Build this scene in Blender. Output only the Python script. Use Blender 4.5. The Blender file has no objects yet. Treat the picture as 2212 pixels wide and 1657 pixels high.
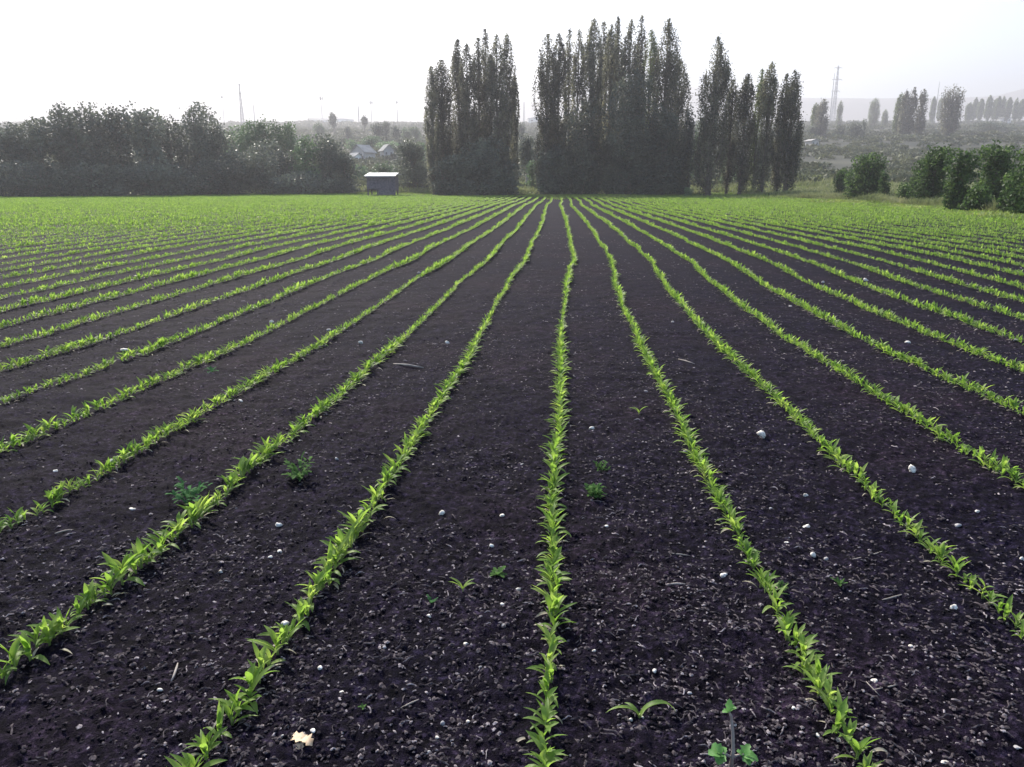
import bpy, math, random
import numpy as np

# ------------------------------------------------------------------ camera, sky, sun, exposure
SC = bpy.context.scene
COL = SC.collection
PSI = math.radians(3.61)          # rows run along +Y, the camera looks a little to the left of them
PITCH = math.radians(15.06)
FPX, CX, CY = 1600.0, 1106.0, 828.5   # focal length and centre, measured on a 2212 px wide copy
CAMZ = 1.42
cam = bpy.data.cameras.new("camera")
cam.lens = FPX / 2212.0 * 36.0
cam.sensor_width = 36.0
cam.clip_start = 0.05
cam.clip_end = 30000
camo = bpy.data.objects.new("camera", cam)
COL.objects.link(camo)
camo.location = (0, 0, CAMZ)
camo.rotation_euler = (math.radians(90) - PITCH, 0, PSI)
SC.camera = camo

SUN_EL = math.radians(38)
SUN_AZ = math.radians(-33)        # measured from +Y, negative = to the left
w = bpy.data.worlds.new("World")
SC.world = w
w.use_nodes = True
nt = w.node_tree
nt.nodes.clear()
sky = nt.nodes.new("ShaderNodeTexSky")
sky.sky_type = 'NISHITA'
sky.sun_disc = False
sky.sun_elevation = SUN_EL
sky.sun_rotation = SUN_AZ
sky.air_density = 1.0
sky.dust_density = 2.0
sky.ozone_density = 1.5
bg = nt.nodes.new("ShaderNodeBackground")
bg.inputs['Strength'].default_value = 0.15
wo = nt.nodes.new("ShaderNodeOutputWorld")
nt.links.new(sky.outputs[0], bg.inputs[0])
nt.links.new(bg.outputs[0], wo.inputs[0])
sl = bpy.data.lights.new("sun", 'SUN')
sl.energy = 5.0
sl.angle = math.radians(0.6)
sl.color = (1.0, 0.94, 0.84)
so = bpy.data.objects.new("sun", sl)
COL.objects.link(so)
so.rotation_euler = (math.pi / 2 - SUN_EL, 0, math.pi - SUN_AZ)
# lamp points along its -Z: from the sky at azimuth SUN_AZ down to the ground
from mathutils import Vector
sd = Vector((math.sin(SUN_AZ) * math.cos(SUN_EL), math.cos(SUN_AZ) * math.cos(SUN_EL), math.sin(SUN_EL)))
so.rotation_euler = sd.to_track_quat('Z', 'Y').to_euler()
SC.view_settings.view_transform = 'Standard'
SC.view_settings.look = 'None'
SC.view_settings.exposure = 1.22
SC.view_settings.gamma = 1.0
SC.view_settings.use_curve_mapping = False
SC.cycles.max_bounces = 8
SC.cycles.transparent_max_bounces = 8
SC.cycles.volume_bounces = 0
SC.cycles.use_denoising = True

# ------------------------------------------------------------------ helpers
cP, sP, cS, sS = math.cos(PITCH), math.sin(PITCH), math.cos(PSI), math.sin(PSI)
FWD = np.array([-sS * cP, cS * cP, -sP])
RGT = np.array([cS, sS, 0.0])
UPV = np.array([-sS * sP, cS * sP, cP])
FH = np.array([-sS, cS, 0.0])
CAM = np.array([0.0, 0.0, CAMZ])
RNG = np.random.default_rng(7)

def ray(px, py):
    return FWD + (px - CX) / FPX * RGT + (CY - py) / FPX * UPV

def at(px, py, u):
    """point on the sight line of a pixel, u metres ahead on the level"""
    d = ray(px, py)
    return CAM + d * (u / (d @ FH))

def project(P):
    d = P - CAM
    z = d @ FWD
    return CX + FPX * (d @ RGT) / z, CY - FPX * (d @ UPV) / z, z

_perm = np.random.default_rng(3).integers(0, 1 << 16, 4096)
def vnoise(x, y, s=0):
    x = np.asarray(x, float); y = np.asarray(y, float)
    xi = np.floor(x).astype(np.int64); yi = np.floor(y).astype(np.int64)
    fx = x - xi; fy = y - yi
    fx = fx * fx * (3 - 2 * fx); fy = fy * fy * (3 - 2 * fy)
    def h(a, b):
        return _perm[(_perm[(a + 17 * s) & 4095] + b) & 4095] / 65535.0
    return ((h(xi, yi) * (1 - fx) + h(xi + 1, yi) * fx) * (1 - fy)
            + (h(xi, yi + 1) * (1 - fx) + h(xi + 1, yi + 1) * fx) * fy) * 2 - 1

UZ = np.array([-30, 0, 1.4, 2.5, 7, 11, 17, 29, 50, 88, 96, 120, 200, 350, 900, 1500, 2600, 4200])
ZZ = np.array([.07, .09, .09, .02, -.08, -.07, .0, -.01, -.03, 0, .1, 1.3, 6.5, 21, 68, 95, 150, 200])
def ground_z(x, y):
    x = np.asarray(x, float); y = np.asarray(y, float)
    u = x * FH[0] + y * FH[1]
    v = x * RGT[0] + y * RGT[1]
    z = np.interp(u, UZ, ZZ)
    # the bank right of the field starts closer
    e = np.clip((v - (-0.0 + 22)) / 14, 0, 1) * np.clip((u - 62) / 50, 0, 1)
    z = z + e * 1.0
    far = np.clip((u - 130) / 150, 0, 1)
    z = z + far * (vnoise(x / 70, y / 70, 5) * 1.2 + vnoise(x / 25, y / 25, 6) * .3)
    return z

def soil_z(x, y):
    """ground with the clods of the tilled soil"""
    x = np.asarray(x, float); y = np.asarray(y, float)
    z = ground_z(x, y)
    r = np.hypot(x, y)
    a = np.clip(1 - (r - 5) / 30, 0, 1)
    b = np.clip(1 - (r - 4) / 8, 0, 1)
    n = vnoise(x * 3.1, y * 3.1, 1) * .009 + vnoise(x * 9, y * 9, 2) * .011
    n += np.abs(vnoise(x * 22, y * 22, 3)) * .014 * b + np.abs(vnoise(x * 47, y * 47, 4)) * .008 * b
    return z + a * n

def hit(px, py):
    d = ray(px, py)
    t = 0.5
    for _ in range(4000):
        p = CAM + d * t
        if p[2] <= ground_z(p[0], p[1]):
            break
        t += max(.004, t * .004)
    p[2] = float(soil_z(p[0], p[1]))
    return p

def mesh_obj(name, V, F, mat, parent=None, smooth=False):
    """V (n,3), F (m,4) or (m,3) or list of faces"""
    me = bpy.data.meshes.new(name)
    V = np.asarray(V, np.float32)
    if isinstance(F, np.ndarray):
        k = F.shape[1]
        me.vertices.add(len(V)); me.vertices.foreach_set("co", V.ravel())
        me.loops.add(F.size); me.loops.foreach_set("vertex_index", F.ravel().astype(np.int32))
        me.polygons.add(len(F))
        me.polygons.foreach_set("loop_start", (np.arange(len(F)) * k).astype(np.int32))
        me.polygons.foreach_set("loop_total", np.full(len(F), k, np.int32))
        me.update(calc_edges=True)
        me.validate()
    else:
        me.from_pydata([tuple(map(float, v)) for v in V], [], [tuple(int(i) for i in f) for f in F])
        me.update()
    if smooth:
        me.polygons.foreach_set("use_smooth", np.ones(len(me.polygons), bool))
    me.materials.append(mat)
    o = bpy.data.objects.new(name, me)
    COL.objects.link(o)
    if parent is not None:
        o.parent = parent
    return o

def tag(o, label=None, cat=None, group=None, kind=None):
    if label: o["label"] = label
    if cat: o["category"] = cat
    if group: o["group"] = group
    if kind: o["kind"] = kind
    return o

def empty(name, loc, rz=0.0):
    o = bpy.data.objects.new(name, None)
    o.empty_display_size = .1
    COL.objects.link(o)
    o.location = tuple(float(c) for c in loc)
    o.rotation_euler = (0, 0, rz)
    return o

class MB:
    """collects shapes of one mesh"""
    def __init__(s):
        s.V = []; s.F = []; s.n = 0
    def add(s, V, F):
        V = np.asarray(V, float)
        s.V.append(V); s.F += [tuple(i + s.n for i in f) for f in F]; s.n += len(V)
    def box(s, c, d, rz=0.0):
        c = np.array(c, float); d = np.array(d, float) / 2
        P = np.array([[x, y, z] for z in (-1, 1) for x, y in ((-1, -1), (1, -1), (1, 1), (-1, 1))]) * d
        R = np.array([[math.cos(rz), -math.sin(rz), 0], [math.sin(rz), math.cos(rz), 0], [0, 0, 1]])
        s.add(P @ R.T + c, [(3, 2, 1, 0), (4, 5, 6, 7), (0, 1, 5, 4), (1, 2, 6, 5), (2, 3, 7, 6), (3, 0, 4, 7)])
    def tube(s, pts, rad, k=6, cap=True):
        pts = np.asarray(pts, float)
        rad = np.broadcast_to(np.asarray(rad, float), (len(pts),))
        V = []; F = []
        for i, p in enumerate(pts):
            t = pts[min(i + 1, len(pts) - 1)] - pts[max(i - 1, 0)]
            t = t / (np.linalg.norm(t) + 1e-9)
            a = np.cross(t, [0.31, 0.2, 0.93] if abs(t[2]) < .9 else [1, 0, 0]); a /= np.linalg.norm(a)
            b = np.cross(t, a)
            for j in range(k):
                q = 2 * math.pi * j / k
                V.append(p + rad[i] * (math.cos(q) * a + math.sin(q) * b))
        for i in range(len(pts) - 1):
            for j in range(k):
                F.append((i * k + j, i * k + (j + 1) % k, (i + 1) * k + (j + 1) % k, (i + 1) * k + j))
        if cap:
            F.append(tuple(range(k))[::-1]); F.append(tuple((len(pts) - 1) * k + j for j in range(k)))
        s.add(V, F)
    def build(s, name, mat, parent=None, smooth=False):
        return mesh_obj(name, np.concatenate(s.V), s.F, mat, parent, smooth)

# ------------------------------------------------------------------ materials
def new_mat(name):
    m = bpy.data.materials.new(name); m.use_nodes = True
    nt = m.node_tree; nt.nodes.clear()
    out = nt.nodes.new("ShaderNodeOutputMaterial")
    return m, nt, out

def noise_node(nt, scale, detail=3, rough=.6, coord='Position', vec=None):
    n = nt.nodes.new("ShaderNodeTexNoise")
    n.inputs['Scale'].default_value = scale
    n.inputs['Detail'].default_value = detail
    n.inputs['Roughness'].default_value = rough
    if vec is None:
        g = nt.nodes.new("ShaderNodeNewGeometry"); vec = g.outputs['Position']
    nt.links.new(vec, n.inputs['Vector'])
    return n

def ramp(nt, src, stops):
    r = nt.nodes.new("ShaderNodeValToRGB")
    els = r.color_ramp.elements
    while len(els) > 1: els.remove(els[-1])
    els[0].position = stops[0][0]; els[0].color = (*stops[0][1], 1)
    for p, c in stops[1:]:
        e = els.new(p); e.color = (*c, 1)
    nt.links.new(src, r.inputs[0])
    return r

def foliage_mat(name, cols, scale, trans=.45, rough=.55, tcol=None, spec=.3, vary=False):
    m, nt, out = new_mat(name)
    n = noise_node(nt, scale, 2, .7)
    r = ramp(nt, n.outputs[0], [(.3, cols[0]), (.5, cols[1]), (.7, cols[2])])
    p = nt.nodes.new("ShaderNodeBsdfPrincipled")
    p.inputs['Roughness'].default_value = rough
    p.inputs['Specular IOR Level'].default_value = spec
    nt.links.new(r.outputs[0], p.inputs['Base Color'])
    t = nt.nodes.new("ShaderNodeBsdfTranslucent")
    if vary:
        oi = nt.nodes.new("ShaderNodeObjectInfo")
        mr = nt.nodes.new("ShaderNodeMapRange"); mr.inputs[3].default_value = .72; mr.inputs[4].default_value = 1.35
        nt.links.new(oi.outputs['Random'], mr.inputs[0])
        vm = nt.nodes.new("ShaderNodeVectorMath"); vm.operation = 'SCALE'
        nt.links.new(r.outputs[0], vm.inputs[0]); nt.links.new(mr.outputs[0], vm.inputs['Scale'])
        nt.links.new(vm.outputs[0], p.inputs['Base Color'])
        class _o: outputs = vm.outputs
        r = _o
    if tcol:
        mx = nt.nodes.new("ShaderNodeMix"); mx.data_type = 'RGBA'; mx.blend_type = 'MULTIPLY'
        mx.inputs[0].default_value = 1
        nt.links.new(r.outputs[0], mx.inputs[6]); mx.inputs[7].default_value = (*tcol, 1)
        nt.links.new(mx.outputs[2], t.inputs[0])
    else:
        nt.links.new(r.outputs[0], t.inputs[0])
    ms = nt.nodes.new("ShaderNodeMixShader"); ms.inputs[0].default_value = trans
    nt.links.new(p.outputs[0], ms.inputs[1]); nt.links.new(t.outputs[0], ms.inputs[2])
    nt.links.new(ms.outputs[0], out.inputs[0])
    return m

def solid_mat(name, c1, c2, scale=5, rough=.8, bump=0.0, metal=0.0, spec=.4):
    m, nt, out = new_mat(name)
    n = noise_node(nt, scale, 4, .65)
    r = ramp(nt, n.outputs[0], [(.35, c1), (.65, c2)])
    p = nt.nodes.new("ShaderNodeBsdfPrincipled")
    p.inputs['Roughness'].default_value = rough
    p.inputs['Metallic'].default_value = metal
    p.inputs['Specular IOR Level'].default_value = spec
    nt.links.new(r.outputs[0], p.inputs['Base Color'])
    if bump:
        b = nt.nodes.new("ShaderNodeBump"); b.inputs['Strength'].default_value = bump
        b.inputs['Distance'].default_value = .02
        nt.links.new(n.outputs[0], b.inputs['Height']); nt.links.new(b.outputs[0], p.inputs['Normal'])
    nt.links.new(p.outputs[0], out.inputs[0])
    return m

M_CORN = foliage_mat("corn_leaf", [(.10, .190, .038), (.18, .29, .062), (.32, .405, .12)], 9, .6, .5, (1.25, 1.28, .8), .3)
M_CORNSTEM = foliage_mat("corn_stem", [(.16, .22, .06), (.22, .28, .08), (.25, .3, .1)], 9, .2, .5)
M_WEED = foliage_mat("weed_leaf", [(.05, .10, .03), (.075, .15, .045), (.11, .20, .06)], 20, .45, .8, None, .05)
M_WEEDSTEM = solid_mat("weed_stem", (.20, .15, .14), (.28, .24, .22), 40, .7)
M_POPLAR = foliage_mat("poplar_leaf", [(.04, .045, .034), (.09, .095, .062), (.23, .225, .14)], .7, .55, .5, vary=True)
M_POPLAR2 = foliage_mat("poplar_leaf_pale", [(.09, .12, .05), (.14, .18, .07), (.2, .24, .09)], .55, .4, .5)
M_BROAD = foliage_mat("broad_leaf", [(.070, .082, .068), (.10, .115, .085), (.16, .18, .12)], .5, .35, .5, vary=True)  # leaf colour lightened and greyed to stand in for flare and haze
M_BROADG = foliage_mat("broad_leaf_green", [(.07, .12, .06), (.11, .17, .08), (.16, .23, .11)], .4, .35, .5, vary=True)
M_BUSH = foliage_mat("bush_leaf", [(.022, .040, .014), (.045, .085, .024), (.14, .22, .05)], 1.6, .5, .6)
M_SCRUB = foliage_mat("scrub_leaf", [(.06, .075, .045), (.09, .10, .055), (.13, .14, .07)], .08, .25, .7)
M_GRASS = foliage_mat("grass_blade", [(.11, .17, .04), (.17, .24, .055), (.27, .30, .10)], .35, .45, .5, (1.1, 1.1, .8))
M_BARK = solid_mat("bark", (.09, .07, .055), (.19, .16, .13), 3, .9, .5)
M_BARKP = solid_mat("pale_bark", (.25, .23, .2), (.4, .37, .33), 2, .9, .4)
M_STONE = solid_mat("stone", (.30, .26, .22), (.88, .84, .76), 70, .8, .3)
M_STONE2 = solid_mat("stone_grey", (.2, .19, .19), (.38, .36, .36), 30, .8, .3)
M_STRAW = solid_mat("straw", (.035, .03, .036), (.33, .29, .30), 70, .9, 0, 0, .1)
M_ROT = solid_mat("rotting_straw", (.02, .016, .02), (.10, .085, .09), 60, .95, 0, 0, .1)
M_DRY = solid_mat("dry_leaf", (.35, .22, .12), (.55, .42, .28), 25, .7)
M_METAL = solid_mat("roof_sheet", (.62, .62, .60), (.78, .78, .76), 1.5, .35, 0, .3)
M_METALD = solid_mat("old_sheet", (.2, .2, .2), (.3, .3, .3), 1.5, .5, 0, .3)
M_DARKWOOD = solid_mat("dark_boards", (.06, .05, .065), (.13, .115, .13), 5, .85)
M_PYLON = solid_mat("galvanised_steel", (.3, .3, .3), (.4, .4, .4), .2, .5, 0, .5)
M_WALLW = solid_mat("white_wall", (.66, .66, .64), (.8, .8, .78), .4, .85)
M_WALLG = solid_mat("grey_wall", (.3, .29, .28), (.42, .40, .38), .4, .9)
M_ROOFP = solid_mat("pale_roof", (.20, .20, .19), (.29, .29, .28), .6, .9, 0, 0, .1)
M_WINDOW = solid_mat("window_glass", (.03, .035, .04), (.05, .06, .07), .6, .1)

def soil_material():
    m, nt, out = new_mat("ground")
    g = nt.nodes.new("ShaderNodeNewGeometry"); pos = g.outputs['Position']
    n1 = noise_node(nt, .6, 4, .6, vec=pos)
    n2 = noise_node(nt, 34, 6, .72, vec=pos)
    n3 = noise_node(nt, 150, 3, .7, vec=pos)
    soil = ramp(nt, n2.outputs[0], [(.38, (.0015, .0012, .0028)), (.54, (.0060, .0046, .0104)), (.70, (.038, .031, .052))])
    tint = ramp(nt, n1.outputs[0], [(.35, (.72, .72, .95)), (.5, (.95, .9, 1.0)), (.65, (1.5, 1.25, 1.15))])
    mx = nt.nodes.new("ShaderNodeMix"); mx.data_type = 'RGBA'; mx.blend_type = 'MULTIPLY'; mx.inputs[0].default_value = 1
    nt.links.new(soil.outputs[0], mx.inputs[6]); nt.links.new(tint.outputs[0], mx.inputs[7])
    n5 = noise_node(nt, 9, 4, .7, vec=pos)
    mot = ramp(nt, n5.outputs[0], [(.35, (.6, .6, .62)), (.62, (1.35, 1.3, 1.3)), (.75, (2.2, 2.0, 2.0))])
    mx3 = nt.nodes.new("ShaderNodeMix"); mx3.data_type = 'RGBA'; mx3.blend_type = 'MULTIPLY'; mx3.inputs[0].default_value = 1
    nt.links.new(mx.outputs[2], mx3.inputs[6]); nt.links.new(mot.outputs[0], mx3.inputs[7]); mx = mx3
    # land beyond the field: dry scrubby ground
    n4 = noise_node(nt, .03, 6, .65, vec=pos)
    land = ramp(nt, n4.outputs[0], [(.35, (.045, .048, .04)), (.5, (.065, .066, .052)), (.68, (.10, .098, .075))])
    at_ = nt.nodes.new("ShaderNodeAttribute"); at_.attribute_name = "land"
    mx2 = nt.nodes.new("ShaderNodeMix"); mx2.data_type = 'RGBA'
    nt.links.new(at_.outputs['Fac'], mx2.inputs[0])
    nt.links.new(mx.outputs[2], mx2.inputs[6]); nt.links.new(land.outputs[0], mx2.inputs[7])
    p = nt.nodes.new("ShaderNodeBsdfPrincipled")
    p.inputs['Roughness'].default_value = .85
    p.inputs['Specular IOR Level'].default_value = .04
    nt.links.new(mx2.outputs[2], p.inputs['Base Color'])
    add = nt.nodes.new("ShaderNodeMath"); add.operation = 'ADD'
    nt.links.new(n2.outputs[0], add.inputs[0]); nt.links.new(n3.outputs[0], add.inputs[1])
    b = nt.nodes.new("ShaderNodeBump"); b.inputs['Strength'].default_value = .8; b.inputs['Distance'].default_value = .012
    nt.links.new(add.outputs[0], b.inputs['Height']); nt.links.new(b.outputs[0], p.inputs['Normal'])
    nt.links.new(p.outputs[0], out.inputs[0])
    return m

# ------------------------------------------------------------------ field outline
EDGE_PX = [(-500, 429), (0, 427), (400, 422.5), (770, 419), (930, 421), (945, 424.5), (1500, 423), (1560, 419), (1740, 430), (1900, 440), (2212, 466), (2500, 495)]
EDGE = np.array([hit(a, b)[:2] for a, b in EDGE_PX])
EDGE_A = np.arctan2(EDGE @ RGT[:2], EDGE @ FH[:2])
EDGE_U = EDGE @ FH[:2]
def edge_r(x, y):
    a = np.arctan2(x * RGT[0] + y * RGT[1], x * FH[0] + y * FH[1])
    # straight lines between edge corners: interpolate 1/r against tan
    t = np.tan(np.clip(a, -1.2, 1.2))
    return np.sqrt(1 + t * t) / np.interp(t, np.tan(EDGE_A), 1 / EDGE_U)
def edge_u(px):
    t = (px - CX) / FPX / cP
    return float(1 / np.interp(t, np.tan(EDGE_A), 1 / EDGE_U))

# ------------------------------------------------------------------ ground sheet
def build_ground():
    r = np.concatenate([[.02, .4], np.geomspace(.8, 14, 520), np.geomspace(14.3, 130, 150), np.geomspace(134, 4200, 120)])
    a = np.concatenate([np.linspace(-math.pi, -.80, 40, endpoint=False), np.linspace(-.80, .80, 620), np.linspace(.81, math.pi, 40)])
    A, R = np.meshgrid(a, r)
    U = R * np.cos(A); Vv = R * np.sin(A)
    X = U * FH[0] + Vv * RGT[0]; Y = U * FH[1] + Vv * RGT[1]
    Z = soil_z(X, Y)
    V = np.stack([X.ravel(), Y.ravel(), Z.ravel()], 1)
    nr, na = R.shape
    i = np.arange(nr - 1)[:, None] * na + np.arange(na - 1)[None, :]
    F = np.stack([i, i + 1, i + na + 1, i + na], -1).reshape(-1, 4)
    F = F[:, ::-1].copy()
    o = mesh_obj("ground", V, F, soil_material(), None, True)
    rr = np.hypot(V[:, 0], V[:, 1]); er = edge_r(V[:, 0], V[:, 1])
    land = np.clip((rr / er - 1.0) * 12, 0, 1) * (V @ FH > 0)
    at_ = o.data.attributes.new("land", 'FLOAT', 'POINT')
    at_.data.foreach_set("value", land.astype(np.float32))
    tag(o, kind="structure")
build_ground()

# distant hills, 2.6-3.4 km away
def build_hills():
    px = np.linspace(-700, 2900, 240)
    K = [(-700, 215), (0, 220), (60, 219), (65, 226), (130, 226), (280, 222), (400, 222), (470, 233), (760, 233), (800, 240), (930, 243), (1060, 236), (1120, 226), (1200, 226),
         (1300, 215), (1450, 196), (1510, 190), (1560, 192), (1640, 208), (1735, 217), (2080, 217), (2150, 213), (2212, 196), (2400, 180), (2900, 190)]
    K = np.array(K, float)
    top = np.interp(px, K[:, 0], K[:, 1])
    V = []; us = np.linspace(2300, 3500, 14)
    for j, u in enumerate(us):
        t = j / 13
        s = math.sin(min(1, t / .6) * math.pi / 2) if t < .6 else math.cos((t - .6) / .4 * math.pi / 2)
        for i, p in enumerate(px):
            P = at(p, top[i], 3020)
            d = P.copy(); d[2] = 0
            q = d * (u / 3020)
            g = float(ground_z(q[0], q[1])) - 6
            z = g + max(0, P[2] - 0 - g) * s
            if 0 < s < 1:
                z += vnoise(q[0] / 160, q[1] / 160, 9) * 16 * s * (1 - s) * 4
            V.append((q[0], q[1], z))
    n = len(px)
    i = np.arange(13)[:, None] * n + np.arange(n - 1)[None, :]
    F = np.stack([i, i + 1, i + n + 1, i + n], -1).reshape(-1, 4)
    m, nt, out = new_mat("hill_land")
    nn = noise_node(nt, .006, 6, .6)
    r = ramp(nt, nn.outputs[0], [(.35, (.07, .08, .05)), (.6, (.16, .15, .11))])
    p = nt.nodes.new("ShaderNodeBsdfPrincipled"); p.inputs['Roughness'].default_value = .95
    nt.links.new(r.outputs[0], p.inputs[0]); nt.links.new(p.outputs[0], out.inputs[0])
    tag(mesh_obj("hills", np.array(V), F, m, None, True), kind="structure")
build_hills()

# ------------------------------------------------------------------ corn
RY = [-3, 1.4, 2.5, 6.9, 9, 11.2, 13, 14.4, 17.2, 24.9, 29.6, 36, 42.8, 49, 55, 62.6, 79, 86, 140]
RX = [-.03, -.03, -.012, .036, .075, .126, .20, .285, .262, .29, .25, .21, .118, .017, .018, .16, .14, -.05, -.05]
ROWSP = 0.743
def row_x(k, y):
    y = np.asarray(y, float)
    wob = vnoise(y / 1.7, y * 0 + .5, 21) * .012 + vnoise(y / 1.1 + k * 13.7, y * 0 + k, 22) * .016
    wob = wob * np.clip(.6 + y / 16, .5, 2.2) + vnoise(y / 5.3, y * 0 + .5, 23) * np.clip((y - 5) / 20, 0, 1) * .05
    gap = np.interp(y, [1, 2.5, 7, 12, 20], [.03, .05, .07, .17, .18]) * (k < 0)   # two passes of the planter, slightly apart
    return np.interp(y, RY, RX) + k * ROWSP + wob - gap

def leaf_strip(L, W, az, el0, bend, segs, fold=.3, base=(0, 0, 0), twist=0.0):
    """strap leaf that leaves its base at elevation el0 and bends down by bend over its length"""
    pts = []; p = np.array(base, float); el = el0; ds = L / segs
    h = np.array([math.cos(az), math.sin(az), 0.0])
    dirs = []
    for i in range(segs + 1):
        d = h * math.cos(el) + np.array([0, 0, math.sin(el)])
        pts.append(p.copy()); dirs.append(d)
        p = p + d * ds
        el -= bend / segs
    V = []; F = []
    s0 = np.array([-math.sin(az), math.cos(az), 0.0])
    for i in range(segs + 1):
        t = i / segs
        wd = W * (.45 + .55 * math.sin(min(1, t * 2.2) * math.pi / 2)) * (1 - max(0, (t - .45) / .55) ** 1.8) / 2 + .0003
        tw = twist * t
        nrm = np.cross(s0, dirs[i])
        side = s0 * math.cos(tw) + nrm * math.sin(tw)
        up = np.cross(side, dirs[i]) * -1
        if fold > 0:
            V += [pts[i] - side * wd + up * wd * fold, pts[i], pts[i] + side * wd + up * wd * fold]
        else:
            V += [pts[i] - side * wd, pts[i] + side * wd]
    k = 3 if fold > 0 else 2
    for i in range(segs):
        for j in range(k - 1):
            F.append((i * k + j, i * k + j + 1, (i + 1) * k + j + 1, (i + 1) * k + j))
    return np.array(V), F

def corn_template(seed, segs, nl, fold, stem=True, scale=1.0):
    r = random.Random(seed)
    V = []; F = []; n = 0
    pl = r.uniform(-.5, .5)         # mostly spread across the row
    for i in range(nl):
        az = pl + (0 if i % 2 else math.pi) + r.uniform(-.85, .85)
        t = i / max(1, nl - 1)
        L = r.uniform(.036, .068) * (.75 + .45 * math.sin(math.pi * min(1, .2 + t)))
        W = r.uniform(.009, .0145) * (1 if fold else 1.0)
        el = math.radians(r.uniform(28, 58) + 32 * t)
        bend = math.radians(r.uniform(25, 105) * (1.1 - .6 * t))
        v, f = leaf_strip(L * scale, W * scale, az, el, bend, segs, fold, (r.uniform(-.003, .003), r.uniform(-.003, .003), (.006 + .024 * t) * scale), r.uniform(-.7, .7))
        V.append(v); F += [tuple(a + n for a in q) for q in f]; n += len(v)
    return np.concatenate(V), np.array(F)

T0 = [corn_template(100 + i, 5, 6 + i % 3, .35) for i in range(14)]
T1 = [corn_template(200 + i, 3, 6, 0) for i in range(12)]
T2 = [corn_template(300 + i, 2, 5, 0, scale=1.25) for i in range(10)]

def scatter(templates, P, rz, sc, rng):
    Vs = []; Fs = []; n = 0
    idx = rng.integers(0, len(templates), len(P))
    for t, (tv, tf) in enumerate(templates):
        m = np.nonzero(idx == t)[0]
        if not len(m): continue
        c, s = np.cos(rz[m])[:, None], np.sin(rz[m])[:, None]
        x = tv[None, :, 0] * c - tv[None, :, 1] * s
        y = tv[None, :, 0] * s + tv[None, :, 1] * c
        V = np.stack([x, y, np.broadcast_to(tv[None, :, 2], x.shape)], -1) * sc[m][:, None, None] + P[m][:, None, :]
        F = tf[None] + (np.arange(len(m)) * len(tv))[:, None, None] + n
        Vs.append(V.reshape(-1, 3)); Fs.append(F.reshape(-1, tf.shape[1])); n += V.shape[0] * V.shape[1]
    return np.concatenate(Vs), np.concatenate(Fs)

def corn_positions():
    out = []
    rg = np.random.default_rng(11)
    for k in range(-150, 90):
        y = [0.4]; 
        ys = []
        yy = .9 + rg.uniform(0, .06)
        # denser stepping near, slightly wider far off
        while yy < 150:
            ys.append(yy)
            yy += (.043 if yy < 18 else .05 if yy < 30 else .065 if yy < 60 else .08) * rg.uniform(.55, 1.45) * (2.2 if yy > 5 and rg.random() < .02 else 1)
        ys = np.array(ys)
        xs = row_x(k, ys) + rg.normal(0, .006, len(ys))
        u = xs * FH[0] + ys * FH[1]; v = xs * RGT[0] + ys * RGT[1]
        m = (u > .8) & (np.abs(v) < .74 * u + .9) & (np.hypot(xs, ys) < edge_r(xs, ys) * .995)
        xs, ys = xs[m], ys[m]
        if len(xs):
            out.append(np.stack([xs, ys, np.full(len(xs), k)], 1))
    return np.concatenate(out)

CP = corn_positions()
CPZ = soil_z(CP[:, 0], CP[:, 1]) - .003
POS = np.stack([CP[:, 0], CP[:, 1], CPZ], 1)
U_ = POS @ FH
qx, qy, qz = project(POS + np.array([0, 0, .04]))
inframe = (qx > 4) & (qx < 2208) & (qy < 1652) & (qy > 0)
growth = .9 + .22 * vnoise(POS[:, 0] / 1.3, POS[:, 1] / 1.3, 31) + .15 * vnoise(POS[:, 0] / .3, POS[:, 1] / .3, 32)
rngc = np.random.default_rng(5)
growth *= rngc.uniform(.8, 1.3, len(POS))
growth = np.clip(growth, .55, 1.6) * np.interp(U_, [0, 2.5, 7, 14, 30, 60], [1.2, 1.2, 1.28, 1.42, 1.68, 1.85])
yaw = rngc.normal(0, .8, len(POS)) + np.where(rngc.random(len(POS)) < .5, 0, math.pi)
order = np.argsort(np.where(inframe, qz, 1e9))
NEAR = order[:300]
isnear = np.zeros(len(POS), bool); isnear[NEAR] = True

ORD = ["nearest", "second", "third", "fourth", "fifth", "sixth", "seventh", "eighth", "ninth", "tenth", "eleventh", "twelfth", "thirteenth", "fourteenth",
       "fifteenth", "sixteenth", "seventeenth", "eighteenth", "nineteenth", "twentieth"]
TENS = {2: "twenty", 3: "thirty", 4: "forty", 5: "fifty", 6: "sixty", 7: "seventy", 8: "eighty", 9: "ninety"}
TENTH = {2: "twentieth", 3: "thirtieth", 4: "fortieth", 5: "fiftieth", 6: "sixtieth", 7: "seventieth", 8: "eightieth", 9: "ninetieth"}
def ordinal(i):
    if i < 20: return ORD[i]
    n = i + 1
    if n < 100:
        t, q = divmod(n, 10)
        return TENTH[t] if q == 0 else TENS[t] + "-" + ("first" if q == 1 else ORD[q - 1])
    return "hundred and " + ("first" if n == 101 else ordinal(n - 101) if n > 101 else "")
ROWN = {0: "central row", -1: "first row left of centre", 1: "first row right of centre", -2: "second row left of centre",
        2: "second row right of centre", -3: "third row left of centre", 3: "third row right of centre",
        -4: "fourth row left of centre", 4: "fourth row right of centre", -5: "fifth row left of centre", 5: "fifth row right of centre",
        -6: "sixth row left of centre", 6: "sixth row right of centre"}

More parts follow.
